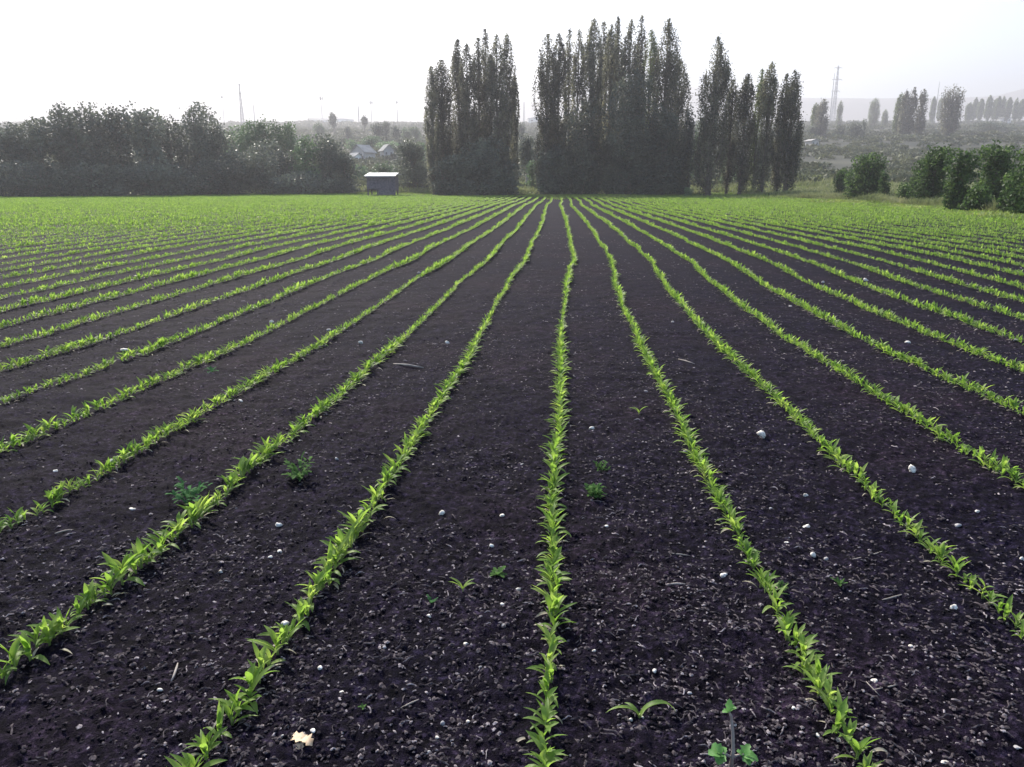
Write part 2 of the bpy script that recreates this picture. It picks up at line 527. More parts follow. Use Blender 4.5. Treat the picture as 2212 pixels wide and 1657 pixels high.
def build_corn():
    # seedlings one can single out: one object each, foliage and stem as parts
    fol = []; stm = []
    for i, (v, f) in enumerate(T0):
        a = mesh_obj("foliage", v, f, M_CORN, None, True); fol.append(a)
        mb = MB(); mb.tube([(0, 0, -.008), (.0006, 0, .012), (.001, .0005, .030)], [.0030, .0028, .0016], 6)
        b = mb.build("stem", M_CORNSTEM, None, True); stm.append(b)
    used = set()
    rows = {}
    for i in NEAR: rows.setdefault(int(CP[i, 2]), []).append(i)
    for k, ids in rows.items():
        ids.sort(key=lambda i: qz[i])
        for n, i in enumerate(ids):
            t = int(rngc.integers(0, len(T0)))
            root = empty("corn_seedling", POS[i], float(yaw[i]))
            s = float(growth[i]); root.scale = (s, s, s * float(rngc.uniform(.9, 1.15)))
            if t in used:
                a = fol[t].copy(); b = stm[t].copy(); COL.objects.link(a); COL.objects.link(b)
            else:
                a, b = fol[t], stm[t]; used.add(t)
            a.parent = root; b.parent = root
            tag(root, "green corn seedling, %s from the camera in the %s" % (ordinal(n), ROWN.get(k, "outer row")) , "seedling", "corn seedlings in the nearest stretch of the rows")
    for t in range(len(T0)):
        if t not in used:
            bpy.data.objects.remove(fol[t]); bpy.data.objects.remove(stm[t])
    rest = ~isnear
    Vs = []; Fs = []; n = 0
    for T, m in ((T0, rest & (U_ < 7)), (T1, rest & (U_ >= 7) & (U_ < 26)), (T2, rest & (U_ >= 26))):
        if T is T0:
            T = [(v, f) for v, f in T]
        V, F = scatter(T, POS[m], yaw[m], growth[m], rngc)
        Vs.append(V); Fs.append(F + n); n += len(V)
    o = mesh_obj("corn_rows", np.concatenate(Vs), np.concatenate(Fs), M_CORN, None, True)
    tag(o, "long wavy rows of young green corn running to the poplars", "corn", kind="stuff")
build_corn()

def build_withered():
    rg = np.random.default_rng(91); m = (U_ < 11) & (rg.random(len(POS)) < .55)
    P = POS[m] + np.stack([rg.normal(0, .02, m.sum()), rg.normal(0, .02, m.sum()), np.full(m.sum(), .006)], 1)
    T = []
    r = random.Random(6)
    for i in range(10):
        T.append(tuple(np.array(q) for q in leaf_strip(r.uniform(.035, .06), r.uniform(.005, .009), r.uniform(-.4, .4), math.radians(r.uniform(15, 50)), math.radians(r.uniform(60, 130)), 5, .3, (.008, 0, 0), r.uniform(-1, 1))))
    rz = np.where(rg.random(len(P)) < .5, 0, math.pi) + rg.normal(0, .6, len(P))
    V, F = scatter(T, P, rz, rg.uniform(.7, 1.2, len(P)) * np.sqrt(growth[m]), rg)
    tag(mesh_obj("withered_leaves", V, F, M_WITHER, None, True), "pale withered leaf tips drooping beside the nearest corn plants", "leaf litter", kind="stuff")
M_WITHER = foliage_mat("withered_leaf", [(.20, .19, .12), (.30, .27, .20), (.38, .33, .28)], 30, .25, .7)
build_withered()

# ------------------------------------------------------------------ litter and stones
def build_litter():
    rg = np.random.default_rng(23)
    N = 64000
    a = rg.uniform(-.68, .68, N); r = .85 * np.exp(rg.random(N) * 3.3)
    u = r; v = r * np.tan(a)
    x = u * FH[0] + v * RGT[0]; y = u * FH[1] + v * RGT[1]
    clump = vnoise(x * 1.3, y * 1.3, 41) + .6 * vnoise(x * 4, y * 4, 42)
    m = (clump + rg.uniform(-.9, .9, N)) > -.05
    x, y = x[m], y[m]
    z = soil_z(x, y) + .0015
    T = []
    rr = random.Random(4)
    for i in range(40):
        # a curled fibre or flake lying on the soil
        L = rr.uniform(.003, .012) if i < 35 else rr.uniform(.016, .030)
        n = 5; W = rr.uniform(.0012, .0038) if i < 35 else rr.uniform(.0007, .0014)
        p = np.array([-L / 2, 0, 0.0]); an = rr.uniform(-.6, .6); V = []
        for j in range(n):
            t = j / (n - 1)
            h = .0008 + .005 * math.sin(math.pi * t) * rr.uniform(.2, 1.0) * L / .02
            wd = W * (.4 + math.sin(math.pi * (.15 + .7 * t)))
            s = np.array([-math.sin(an), math.cos(an), 0])
            j1, j2 = rr.uniform(.3, 1.7), rr.uniform(.3, 1.7)
            V += [p - s * wd * j1 + [0, 0, h * .6], p + [0, 0, h + wd * .5], p + s * wd * j2 + [0, 0, h * .6]]
            p = p + np.array([math.cos(an), math.sin(an), 0]) * L / (n - 1); an += rr.uniform(-.7, .7)
        F = []
        for j in range(n - 1):
            for q in range(2): F.append((j * 3 + q, j * 3 + q + 1, j * 3 + q + 4, j * 3 + q + 3))
        T.append((np.array(V), np.array(F)))
    sc = rg.uniform(.6, 1.5, len(x)) * np.clip(.8 + np.hypot(x, y) / 12, 1, 2.2)
    rz = rg.uniform(0, 6.28, len(x)); pale = rg.random(len(x)) < .22
    V, F = scatter(T, np.stack([x, y, z], 1)[pale], rz[pale], sc[pale], rg)
    tag(mesh_obj("straw_litter", V, F, M_STRAW, None, True), "small pale bits of straw and husk scattered over the dark soil", "litter", kind="stuff")
    V, F = scatter(T, np.stack([x, y, z], 1)[~pale], rz[~pale], sc[~pale] * 1.15, rg)
    tag(mesh_obj("rotting_litter", V, F, M_ROT, None, True), "dull grey-brown rotting plant bits mixed into the dark soil", "litter", kind="stuff")
    # small clods of soil
    N = 45000
    a = rg.uniform(-.68, .68, N); r = .85 * np.exp(rg.random(N) * 3.1)
    v = r * np.tan(a); x = r * FH[0] + v * RGT[0]; y = r * FH[1] + v * RGT[1]
    T = [lump(i, 1) for i in range(12)]
    T = [(v_ * [1, 1, .8], f_) for v_, f_ in T]
    sc = .002 + .009 * rg.random(N) ** 2.5
    V, F = scatter(T, np.stack([x, y, soil_z(x, y) + sc * .2], 1), rg.uniform(0, 6.28, N), sc, rg)
    tag(mesh_obj("soil_clods", V, F, M_CLOD, None, False), "loose dark crumbs and clods of tilled soil", "soil", kind="stuff")

def lump(seed, level=2):
    import bmesh
    bm = bmesh.new()
    bmesh.ops.create_icosphere(bm, subdivisions=level, radius=1.0)
    V = np.array([v.co[:] for v in bm.verts]); F = np.array([[v.index for v in f.verts] for f in bm.faces])
    bm.free()
    r = np.random.default_rng(seed + 900)
    D = r.normal(size=(7, 3)); D /= np.linalg.norm(D, axis=1)[:, None]
    dd = V @ D.T
    sc = 1 - .62 * np.clip(dd - .42, 0, 1).sum(1) + r.normal(0, .03, len(V))
    return V * sc[:, None] * np.array([1, r.uniform(.65, 1), r.uniform(.55, .85)]), F
M_CLOD = solid_mat("clod", (.005, .0042, .006), (.024, .020, .026), 60, .95, .4, 0, .05)
build_litter()

STONES = [  # x, y, radius px, tall?, description
 (1642, 944, 9.5, 1.0, "bright white round stone on bare soil right of the row that passes it"), (1967, 1018, 8.5, 1.3, "pale upright pointed stone between two rows on the right"),
 (955, 1110, 6.5, 1.1, "white stone left of a twin white stone, between the rows left of centre"), (1085, 1120, 6, .8, "white stone right of its twin, left of the central row"),
 (603, 1133, 7, 1.3, "white wedge-shaped stone above another white stone at left"), (604, 1192, 6.5, .7, "flat white stone just below a wedge-shaped white stone"),
 (780, 742, 6, .8, "white stone beside the second row left of the middle, in the distance"), (710, 713, 4.5, .7, "small white stone up the slope from a brighter one, left of centre"),
 (588, 695, 4.5, .8, "small white stone farthest to the left in the middle distance"), (966, 740, 4.5, 1, "small white stone next to a curled straw in the middle distance"),
 (1960, 738, 6, .6, "pinkish flat stone between two rows at far right"), (2070, 1132, 8, .6, "angular pale stone at right edge beside a pinkish pebble"),
 (2110, 1112, 5, .8, "pinkish pebble just right of an angular pale stone"), (1742, 1132, 12, .6, "broad grey jagged stone lying flat between the right rows"),
 (1740, 1071, 5.5, .7, "small oval white stone above a broad grey jagged one"), (1664, 1099, 6, .5, "oval white pebble beside the first row right of centre"),
 (1565, 1241, 8.5, .7, "smooth white oval stone touching the first right row's left side"), (289, 1104, 8, .7, "off-white stone with flakes round it at left"),
 (270, 757, 8, .5, "wide pale stone lying between far left rows"), (8, 862, 8, .6, "white stone at the very left edge of the view"),
 (1062, 1179, 5.5, 1.9, "narrow upright white stone left of the central row"), (694, 1448, 6, .9, "bright round pebble in the lower left furrow"),
 (1006, 1393, 6, .8, "bright pebble left of a wider one near the lower central row"), (1038, 1440, 6, .6, "flat white pebble nearest the central row at lower left of it"),
 (489, 1259, 5, .9, "small white pebble below a pair of oval ones at left"), (477, 1239, 6, .7, "tilted oval pebble in the left furrow"),
 (584, 1214, 6, .5, "oval pale pebble just below the flat white stone"), (832, 1399, 5, .6, "small oblong pebble between left rows near the front"),
 (738, 1503, 5, .6, "pale oblong pebble in the lower left furrow near its middle"), (677, 1591, 6, .6, "white oblong pebble beside the curled brown leaf"),
 (616, 1347, 9, .7, "rosy stone tucked against the left row"), (393, 1606, 6, .5, "cream pebble left of the nearest plants of the left row"),
 (346, 1490, 7, .5, "cream flat stone near the lower left corner"), (613, 1603, 4.5, .9, "small grey pebble left of the curled brown leaf"),
 (1119, 1277, 5, .9, "grey-white pebble close to the central row's left side"), (955, 1561, 6, 1, "angular white pebble near the bottom left of the central row"),
 (1416, 1452, 6, .8, "white pebble above the arching weed leaf"), (1389, 1542, 4.5, .9, "round pebble under the arching weed leaf"),
 (1363, 1548, 4.5, .9, "grey pebble left of the round one under the arching weed"), (928, 1628, 7, .6, "white wedge pebble at the bottom edge left of the central row"),
 (946, 1594, 5, .9, "round grey pebble just above a white wedge pebble at the bottom"), (1012, 1553, 5, .7, "tilted grey pebble near the bottom, left of the central row"),
 (1282, 1407, 4.5, .9, "round grey pebble right of the central row"), (1090, 1358, 7, .4, "long pale chip left of the central row"),
 (927, 1338, 5.5, .8, "pinkish grey pebble below the small flare-tinted weed"), (1085, 1312, 4.5, .8, "little grey pebble left of the central row, below the star-shaped weed"),
 (1756, 1203, 6.5, 1.2, "upright oval pebble of a pair on the right"), (1782, 1211, 5.5, 1, "right-hand pebble of a close pair on the right"),
 (2207, 1216, 6, .9, "bright white stone cut by the right edge"), (2057, 1325, 7, 1, "rounded white stone below the second right row"),
 (1888, 1473, 8, .5, "pinkish flat chip right of the first right row"), (2200, 1614, 9, .5, "large white slab-like stone in the lower right corner"),
 (2043, 1645, 8, .4, "curved white chip at the bottom right edge"), (1966, 1396, 5.5, .6, "oval grey pebble in the right furrow, mid way down"),
 (1588, 1565, 4.5, .9, "white pebble beside the tall weed's stem"), (1489, 1499, 5, .8, "white pebble left of the tall weed"),
 (1714, 1548, 6, .5, "oblong pebble left of the first right row near the front"), (1764, 1600, 7, .6, "white stone against the left foot of the first right row"),
 (1698, 1178, 5, .6, "oblong pale pebble near the first right row's right side"), (1960, 1549, 6, .5, "flat oblong pebble in the lower right furrow"),
 (1870, 604, 5, .8, "white speck of stone on the far right row"), (1776, 609, 4, .8, "small white stone just left of another on the far right rows"),
 (1707, 660, 3.5, .8, "little stone in the far right middle distance"), (2195, 735, 5, .8, "white stone near the right edge beyond the third row"),
 (905, 590, 3.5, .8, "tiny white stone far off left of the centre"), (1452, 697, 3.5, .8, "tiny stone between rows just right of centre"),
 (1278, 925, 6, .8, "grey triangular stone right of the central row"), (1480, 978, 5.5, .5, "white oblong stone left of the first right row"),
 (728, 995, 4, .9, "lower pebble of a small pair near the shaggy weed"), (122, 1020, 5, .7, "grey pebble near left edge under the fifth row"),
 (1310, 1140, 4.5, .8, "round pebble of a pair right of the central row"), (1395, 850, 4.5, .5, "flat pale chip between the central and first right row"),
 (240, 995, 4.5, .9, "dim pebble between the lower left rows"), (520, 868, 4.5, .9, "small white pebble between the left rows"), (1128, 1003, 4, .8, "dim pebble left of the central row, halfway up")]
def build_stones():
    rg = random.Random(9)
    for i, (px, py, rp, tall, lab) in enumerate(STONES):
        p = hit(px, py + rp * .5)
        d = float((p - CAM) @ FWD)
        r = rp / FPX * d * 1.15
        v, f = lump(i + 50, 2)
        v = v / np.abs(v).max(0) * np.array([1, .8, max(.45, tall) * .95])
        o = mesh_obj("stone", v * r, f, M_STONE if rp > 4.4 and i % 4 != 3 or i in (3,) else M_STONE2, None, False)
        o.location = (p[0], p[1], p[2] + r * min(tall, 1.2) * .22)
        o.rotation_euler = (rg.uniform(-.2, .2), rg.uniform(-.2, .2), PSI + rg.uniform(-.5, .5))
        tag(o, lab, "stone", "pale stones lying on the soil")
build_stones()

# ------------------------------------------------------------------ weeds
def lobed_leaf(L, W, az, el, bend, segs=6, seed=0, base=(0, 0, 0), lobes=.35):
    v, f = leaf_strip(L, W * 2, az, el, bend, segs, .25, base)
    r = random.Random(seed)
    v = v.reshape(-1, 3, 3)
    for i in range(len(v)):
        k = 1 + (lobes if i % 2 else -lobes)
        v[i, 0] = v[i, 1] + (v[i, 0] - v[i, 1]) * k * r.uniform(.8, 1.2)
        v[i, 2] = v[i, 1] + (v[i, 2] - v[i, 1]) * k * r.uniform(.8, 1.2)
    return v.reshape(-1, 3), f

def weed(px, py, size, lab, n=8, kind="rosette", mat=None, seed=0, hgt=1.0):
    p = hit(px, py)
    d = float((p - CAM) @ FWD); S = size / FPX * d
    r = random.Random(seed)
    root = empty("weed", p, PSI)
    mat = mat or M_WEED
    stem = MB(); leaves = []
    if kind == "rosette":
        for i in range(n):
            az = i * 2.4 + r.uniform(-.4, .4)
            leaves.append(lobed_leaf(S * r.uniform(.4, .62), S * r.uniform(.08, .13), az, math.radians(r.uniform(25, 70)), math.radians(r.uniform(20, 80)), 6, i, (0, 0, .002), .3))
        stem.tube([(0, 0, -.01), (0, 0, S * .08)], [S * .02, S * .012])
    elif kind == "bushy":
        for b in range(n):
            az = b * 2.4 + r.uniform(-.3, .3); el = math.radians(r.uniform(25, 80)); L = S * r.uniform(.35, .6) * hgt
            tip = np.array([math.cos(az) * math.cos(el), math.sin(az) * math.cos(el), math.sin(el)]) * L
            stem.tube([(0, 0, -.005), tip * .5 + [0, 0, L * .06], tip], [S * .010, S * .007, S * .003], 5)
            for q in range(7):
                t = .3 + .7 * q / 6
                leaves.append(lobed_leaf(S * r.uniform(.13, .24), S * r.uniform(.03, .055), az + r.uniform(-1.8, 1.8), math.radians(r.uniform(0, 70)), math.radians(r.uniform(10, 70)), 4, q, tip * t, .3))
    elif kind == "strap":
        for i in range(n):
            az = (0 if i % 2 else math.pi) + r.uniform(-.5, .5)
            leaves.append(leaf_strip(S * r.uniform(.5, .7), S * .12, az, math.radians(r.uniform(50, 80)), math.radians(r.uniform(40, 110)), 7, .35, (0, 0, .004), r.uniform(-.4, .4)))
        stem.tube([(0, 0, -.01), (0, 0, S * .1)], [S * .02, S * .015])
    V = []; F = []; k = 0
    for v, f in leaves:
        V.append(v); F += [tuple(a + k for a in q) for q in f]; k += len(v)
    mesh_obj("foliage", np.concatenate(V), F, mat, root, True)
    stem.build("stem", M_CORNSTEM if kind == "strap" else M_WEED, root, True)
    tag(root, lab, "weed", "weeds between the corn rows")
    return root

M_WEEDB = foliage_mat("weed_leaf_blue", [(.045, .11, .045), (.065, .16, .06), (.10, .21, .08)], 20, .45, .8, None, .05)
weed(650, 1040, 88, "large dull green bushy weed, left of centre", 8, "bushy", seed=1)
weed(405, 1090, 84, "feathery bluish green weed right above the left row", 9, "bushy", M_WEEDB, 2, 1.1)
weed(1380, 900, 46, "small forked light green sprout between rows right of centre", 4, "strap", M_CORN, 3)
weed(1297, 1025, 46, "small ragged green weed right of the central row", 7, "bushy", seed=4)
weed(1285, 1080, 92, "low flat grey-green weed sprawling right of the central row", 8, "bushy", seed=5, hgt=.5)
weed(1000, 1285, 66, "stray two-leaved corn plant between the left and central rows", 4, "strap", M_CORN, 6)
weed(1075, 1250, 52, "star-shaped small weed left of the central row", 9, "rosette", seed=7)
weed(932, 1310, 40, "tiny green weed in the left furrow, tinted turquoise by lens flare", 5, "rosette", M_WEEDB, 8)  # bluer leaf colour stands in for the lens flare tint
weed(1810, 1280, 40, "tiny round green weed between the right rows", 7, "rosette", seed=9)
weed(458, 806, 34, "small green weed under the fourth row at left", 7, "rosette", M_WEEDB, 10)
weed(1686, 1290, 40, "small grey-green weed beside the first right row", 6, "bushy", seed=12)
weed(785, 1540, 24, "seedling weed with thin leaves in the lower left furrow", 5, "rosette", seed=13)
weed(1480, 900, 40, "sparse pale weed left of the first right row halfway up", 4, "rosette", seed=14) if False else None

def arching_weed():
    p = hit(1382, 1545); d = float((p - CAM) @ FWD); S = 150 / FPX * d
    root = empty("weed", p, PSI)
    L = [leaf_strip(S * .72, S * .10, .1, math.radians(72), math.radians(150), 10, .35, (0, 0, .002), .2),
         leaf_strip(S * .60, S * .07, math.pi + .1, math.radians(62), math.radians(110), 9, .35, (0, 0, .002), -.2),
         leaf_strip(S * .34, S * .05, math.pi - .9, math.radians(50), math.radians(90), 7, .35, (0, 0, .002), .5),
         leaf_strip(S * .3, S * .05, .9, math.radians(30), math.radians(50), 6, .35, (0, 0, .002), .3)]
    V = []; F = []; k = 0
    for v, f in L:
        V.append(v); F += [tuple(a + k for a in q) for q in f]; k += len(v)
    mesh_obj("foliage", np.concatenate(V), F, M_CORN, root, True)
    mb = MB(); mb.tube([(0, 0, -.01), (0, 0, .012)], [.004, .003]); mb.build("stem", M_CORNSTEM, root, True)
    tag(root, "stray corn plant with two long leaves arching over bare soil, lower centre", "weed", "weeds between the corn rows")
arching_weed()

def tall_weed():
    p = hit(1577, 1675); d = float((p - CAM) @ FWD); S = 1.0 / FPX * d
    root = empty("tall_weed", p, PSI)
    H = 150 * S
    st = MB()
    st.tube([(0, 0, -.01), (.002, 0, H * .3), (-3 * S, 0, H * .62), (-9 * S, .002, H * .88), (-14 * S, .002, H * .95)], [5 * S, 4 * S, 3.6 * S, 3 * S, 1.8 * S], 7)
    st.tube([(0, 0, H * .18), (-12 * S, -2 * S, H * .25), (-22 * S, -4 * S, H * .28)], [3 * S, 2.4 * S, 1.5 * S], 6)
    st.tube([(0, 0, H * .18), (13 * S, -2 * S, H * .24), (24 * S, -4 * S, H * .26)], [3 * S, 2.4 * S, 1.5 * S], 6)
    st.build("stem", M_WEEDSTEM, root, True)
    def group(base, specs, name="leaf"):
        V = []; F = []; k = 0
        for q, (L, W, az, el, bd) in enumerate(specs):
            v, f = lobed_leaf(L * S, W * S, math.radians(az), math.radians(el), math.radians(bd), 6, q, base, .18)
            V.append(v); F += [tuple(a + k for a in g) for g in f]; k += len(v)
        mesh_obj(name, np.concatenate(V), F, M_TW, root, True)
    group((-22 * S, -4 * S, H * .26), [(34, 15, 190, 25, 40), (30, 12, 150, 60, 60), (26, 13, 235, -5, 40), (20, 8, 60, 40, 60)])
    group((24 * S, -4 * S, H * .24), [(32, 15, -15, 10, 50), (28, 11, 40, 65, 50), (24, 10, -70, 0, 40), (18, 8, 160, 50, 60)])
    group((-14 * S, .002, H * .95), [(26, 8, 80, 75, 20), (20, 7, -20, 60, 50), (16, 6, 190, 20, 50)])
    tag(root, "tall weed with bare purplish stem, round green leaves and wilted tip, lower right", "weed", "weeds between the corn rows")
M_TW = foliage_mat("tall_weed_leaf", [(.08, .2, .05), (.13, .3, .08), (.2, .36, .14)], 30, .45, .5)
tall_weed()

def curled_leaf():
    p = hit(654, 1612); d = float((p - CAM) @ FWD); S = 1.0 / FPX * d
    root = empty("dry_leaf", p, PSI)
    V = []; F = []; k = 0
    for L, W, az, el, bd, b in ((46, 14, 170, 30, 70, (12, 0, 4)), (34, 12, -30, 40, 110, (0, 0, 8)), (26, 9, -70, 20, 80, (-6, 0, 4)), (22, 10, 60, 50, 120, (-14, 2, 4))):
        v, f = lobed_leaf(L * S, W * S, math.radians(az), math.radians(el), math.radians(bd), 7, 3, np.array(b) * S, .25)
        V.append(v); F += [tuple(a + k for a in g) for g in f]; k += len(v)
    o = mesh_obj("blade", np.concatenate(V), F, M_DRY, root, True)
    tag(root, "curled light brown dead leaf on soil near the bottom left row", "dead leaf")
curled_leaf()

def stalk(px1, py1, px2, py2, rp, lab, curve=.045):
    a = hit(px1, py1); b = hit(px2, py2); d = float((a - CAM) @ FWD)
    r = rp / FPX * d * .6
    mid = (a + b) / 2; n = np.cross(b - a, [0, 0, 1])
    mid = mid + n * curve; mid[2] += r
    pts = [a + [0, 0, r * .7], (a + mid) / 2 + n * curve * .3 + [0, 0, r], mid + [0, 0, r], (b + mid) / 2 + n * curve * .2 + [0, 0, r], b + [0, 0, r * .7]]
    mb = MB(); mb.tube(pts, [r * .6, r, r * 1.1, r, r * .5], 6)
    tag(mb.build("dry_stalk", M_STRAW2, None, True), lab, "stalk", "dry stalks on the soil")
M_STRAW2 = solid_mat("stalk_straw", (.16, .14, .12), (.32, .28, .25), 12, .8)
for s in [(645, 1300, 700, 1302, 3, "pale dry stalk lying crosswise in the left furrow"), (866, 1535, 905, 1515, 3, "grey dry stalk slanting in lower furrow left of the central row"),
          (1440, 1272, 1480, 1266, 3, "pale dry stalk between the tall weed and the first right row"), (1840, 1215, 1905, 1195, 2, "thin slanting dry stalk right of a pebble pair"),
          (1905, 1305, 1948, 1285, 3, "crooked dry stalk in the right furrow"),
          (1345, 1515, 1330, 1530, 2, "bent straw left of the arching weed"), (1445, 1200, 1490, 1196, 2, "thin straw between central and first right rows"),
          (1465, 780, 1500, 790, 2, "thin straw far right of the central row"),
          (850, 790, 915, 797, 3.5, "chunky pale stalk fragment left of the central row"), (1885, 1495, 1935, 1490, 2.5, "thin pale stalk below a pinkish chip"),
          (1870, 1480, 1900, 1505, 2, "short forked straw beside the pinkish chip"), (370, 1475, 385, 1440, 4, "tan forked stalk near the lower left corner"),
          (120, 1160, 160, 1150, 3, "short pale straw below the lower left row")]:
    stalk(*s)

# ------------------------------------------------------------------ trees
def leaf_quads(P, size, rng, flat=0.0, aspect=.75):
    n = len(P)
    a = rng.normal(size=(n, 3)); a /= np.linalg.norm(a, axis=1)[:, None]
    b = rng.normal(size=(n, 3)); b = np.cross(a, b); b /= np.linalg.norm(b, axis=1)[:, None]
    s = (size * rng.uniform(.6, 1.35, n))[:, None] if np.isscalar(size) else (size * rng.uniform(.6, 1.35, n))[:, None]
    V = np.stack([P - a * s * .5, P - b * s * .5 * aspect, P + a * s * .5, P + b * s * .5 * aspect], 1)
    F = np.arange(4 * n).reshape(-1, 4)
    return V.reshape(-1, 3), F

def limb_pts(a, b, sag, n=5):
    t = np.linspace(0, 1, n)[:, None]
    return a + (b - a) * t + np.array([0, 0, 1.0]) * (np.sin(t * math.pi) * sag)

def poplar(px, top, wpx, u, lab, base=None, spires=1, mat=None, seed=0, leaf=.165, dens=1.3, group="tall columnar poplars", taper=.62, bark=None, lean=0.0, low=.0, wmul=1.28, name="poplar_tree"):
    rg = np.random.default_rng(seed + 1000)
    T = at(px, top, u)
    gz = float(ground_z(T[0], T[1])) - .05
    B = np.array([T[0], T[1], gz])
    if base is not None:
        B[2] = at(px, base, u)[2]
    H = T[2] - B[2]
    W = wpx / FPX * u * .966 * wmul
    root = empty(name, B, 0)
    mb = MB()
    mb.tube([(0, 0, -.4), (.02 * H * rg.normal() * .2, 0, H * .3), (lean * H * .5, 0, H * .6), (lean * H, 0, H * .94)], [max(.12, W * .09), W * .065, W * .04, .03], 8)
    n_l = int(26 * max(1, W / 2)) + 10
    pts = []; wts = []
    def R(h):   # envelope radius
        h = np.asarray(h)
        return W / 2 * np.clip(.86 + .14 * np.sin(np.clip(h / .45, 0, 1) * math.pi / 2), 0, 1) * np.clip(1 - np.clip((h - taper) / (1 - taper), 0, 1) ** 2.4, 0.12, 1)
    # spire tops of a tree that forks into several leaders
    tops = [(lean * H, 0.0, 1.0)]
    for s in range(spires - 1):
        an = rg.uniform(0, 6.28); rr = W * .3
        tops.append((math.cos(an) * rr, math.sin(an) * rr, rg.uniform(.80, .95)))
    total = int(190 * W * H * dens * (.22 / leaf) ** 2 * .8)
    per = max(30, total // (n_l + 4 * len(tops)))
    for i in range(n_l):
        h0 = low + (.74 - low) * rg.random() ** 1.25
        az = i * 2.399 + rg.uniform(-.4, .4)
        h1 = min(.97, h0 + rg.uniform(.14, .34))
        rend = float(R(h1)) * rg.uniform(.45, .95); rmid = float(R((h0 + h1) / 2)) * rg.uniform(.45, .95)
        a = np.array([lean * H * h0, 0, H * h0 * .92]); m_ = np.array([math.cos(az) * rmid + lean * H * h0, math.sin(az) * rmid, H * (h0 + (h1 - h0) * .45)])
        e = np.array([math.cos(az) * rend + lean * H * h1, math.sin(az) * rend, H * h1])
        mb.tube([a, m_, e], [W * .02, W * .013, .015], 4)
        t = rg.beta(1.6, 1.2, per)[:, None]
        q = np.where(t < .5, a + (m_ - a) * t * 2, m_ + (e - m_) * (t - .5) * 2)
        sg = W * .085 * (1.15 - .6 * t)
        q = q + rg.normal(size=(per, 3)) * sg * np.array([1, 1, 2.2])
        pts.append(q)
    for (tx, ty, th) in tops:
        for k in range(4):
            t = rg.uniform(0, 1, per)
            h = .62 + (th - .62) * t
            rr = (W * .30) * (1 - t ** 2.8) ** .8 * (1.0 if spires > 1 else 1.55) + .16
            an = rg.uniform(0, 6.28, per)
            pts.append(np.stack([tx * np.clip(t * 1.5, .3, 1) + np.cos(an) * rr * rg.uniform(0, 1, per), ty * np.clip(t * 1.5, .3, 1) + np.sin(an) * rr * rg.uniform(0, 1, per), h * H + rg.normal(0, H * .004, per)], 1))
    P = np.concatenate(pts)
    P = P[P[:, 2] > .0 * H]
    # thin whippy shoots at the outline
    V, F = leaf_quads(P, leaf, rg)
    mb.build("trunk", bark or M_BARK, root, True)
    mesh_obj("crown", V, F, mat or M_POPLAR, root)
    tag(root, lab, "tree", group)
    return root

def broad(px, top, wpx, u, lab, base=None, mat=None, seed=0, leaf=.25, dens=1.0, group=None, crown_low=.12, lobes=9, bark=None, name="broadleaf_tree", depth=.8, trunkw=1.0, cat="tree", lumpy=1.0):
    rg = np.random.default_rng(seed + 3000)
    T = at(px, top, u)
    gz = float(ground_z(T[0], T[1])) - .05
    B = np.array([T[0], T[1], gz])
    if base is not None: B[2] = at(px, base, u)[2]
    H = T[2] - B[2]
    W = wpx / FPX * u * .966
    root = empty(name, B, PSI)
    mb = MB()
    tr = max(.03, min(.35, W * .045)) * trunkw
    mb.tube([(0, 0, -.4), (.02 * H, 0, H * .2), (0, .01 * H, H * .45)], [tr * 1.2, tr, tr * .8], 8)
    ctr = []; 
    for i in range(lobes):
        an = i * 2.4 + rg.uniform(-.3, .3); rr = math.sqrt((i + .5) / lobes)
        zz = crown_low + (1 - crown_low) * (.5 + .5 * rg.uniform(-.75, .75))
        rad = rg.uniform(.20, .34) * lumpy
        zz = min(zz, 1 - rad * .85)
        lim = math.sqrt(max(0.05, 1 - ((zz - .5) / .62) ** 2))
        ctr.append((math.cos(an) * rr * .30 * lim, math.sin(an) * rr * .30 * lim * depth, zz, rad))
    ctr[0] = (0, 0, 1 - .24 * lumpy, .24 * lumpy)
    ctr.append((0, 0, (crown_low + 1) * .48, .33))
    if crown_low <= .05:
        ctr += [(-.2, 0, .2, .27), (.2, 0, .2, .27), (0, 0, .14, .28)]
    area = W * H
    total = int(150 * area * dens * (.25 / leaf) ** 2 * .8)
    tot_r = sum(c[3] ** 2 for c in ctr)
    pts = []
    for (x, y, z, r) in ctr:
        c = np.array([x * W, y * W, z * H]); R = np.array([r * W, r * W * depth, r * max(H * .75, min(H, W) * .8)])
        R[2] = min(R[2], H * (1 - z) + .02 * H) if z + r > 1 else R[2]
        mb.tube(limb_pts(np.array([0, 0, H * min(.42, z * .6)]), c, 0, 4), [tr * .55, tr * .4, tr * .25, .015], 5)
        n = int(total * r ** 2 / tot_r)
        d = rg.normal(size=(n, 3)); d /= np.linalg.norm(d, axis=1)[:, None]
        # sub-clumps over the lobe give an uneven outline
        K = 22
        kd = rg.normal(size=(K, 3)); kd /= np.linalg.norm(kd, axis=1)[:, None]
        ks = rg.uniform(.72, 1.18, K)
        near = np.argmax(d @ kd.T, 1)
        rad = ks[near] * rg.uniform(.35, 1.0, n) ** .45
        p = c + d * rad[:, None] * R + rg.normal(size=(n, 3)) * leaf * .5
        pts.append(p)
    # skirt down to the ground for crowns that reach low
    P = np.concatenate(pts)
    P = P[P[:, 2] > min(.05, crown_low) * H]
    V, F = leaf_quads(P, leaf, rg)
    mb.build("trunk", bark or M_BARK, root, True)
    mesh_obj("crown", V, F, mat or M_BROAD, root)
    tag(root, lab, cat, group)
    return root

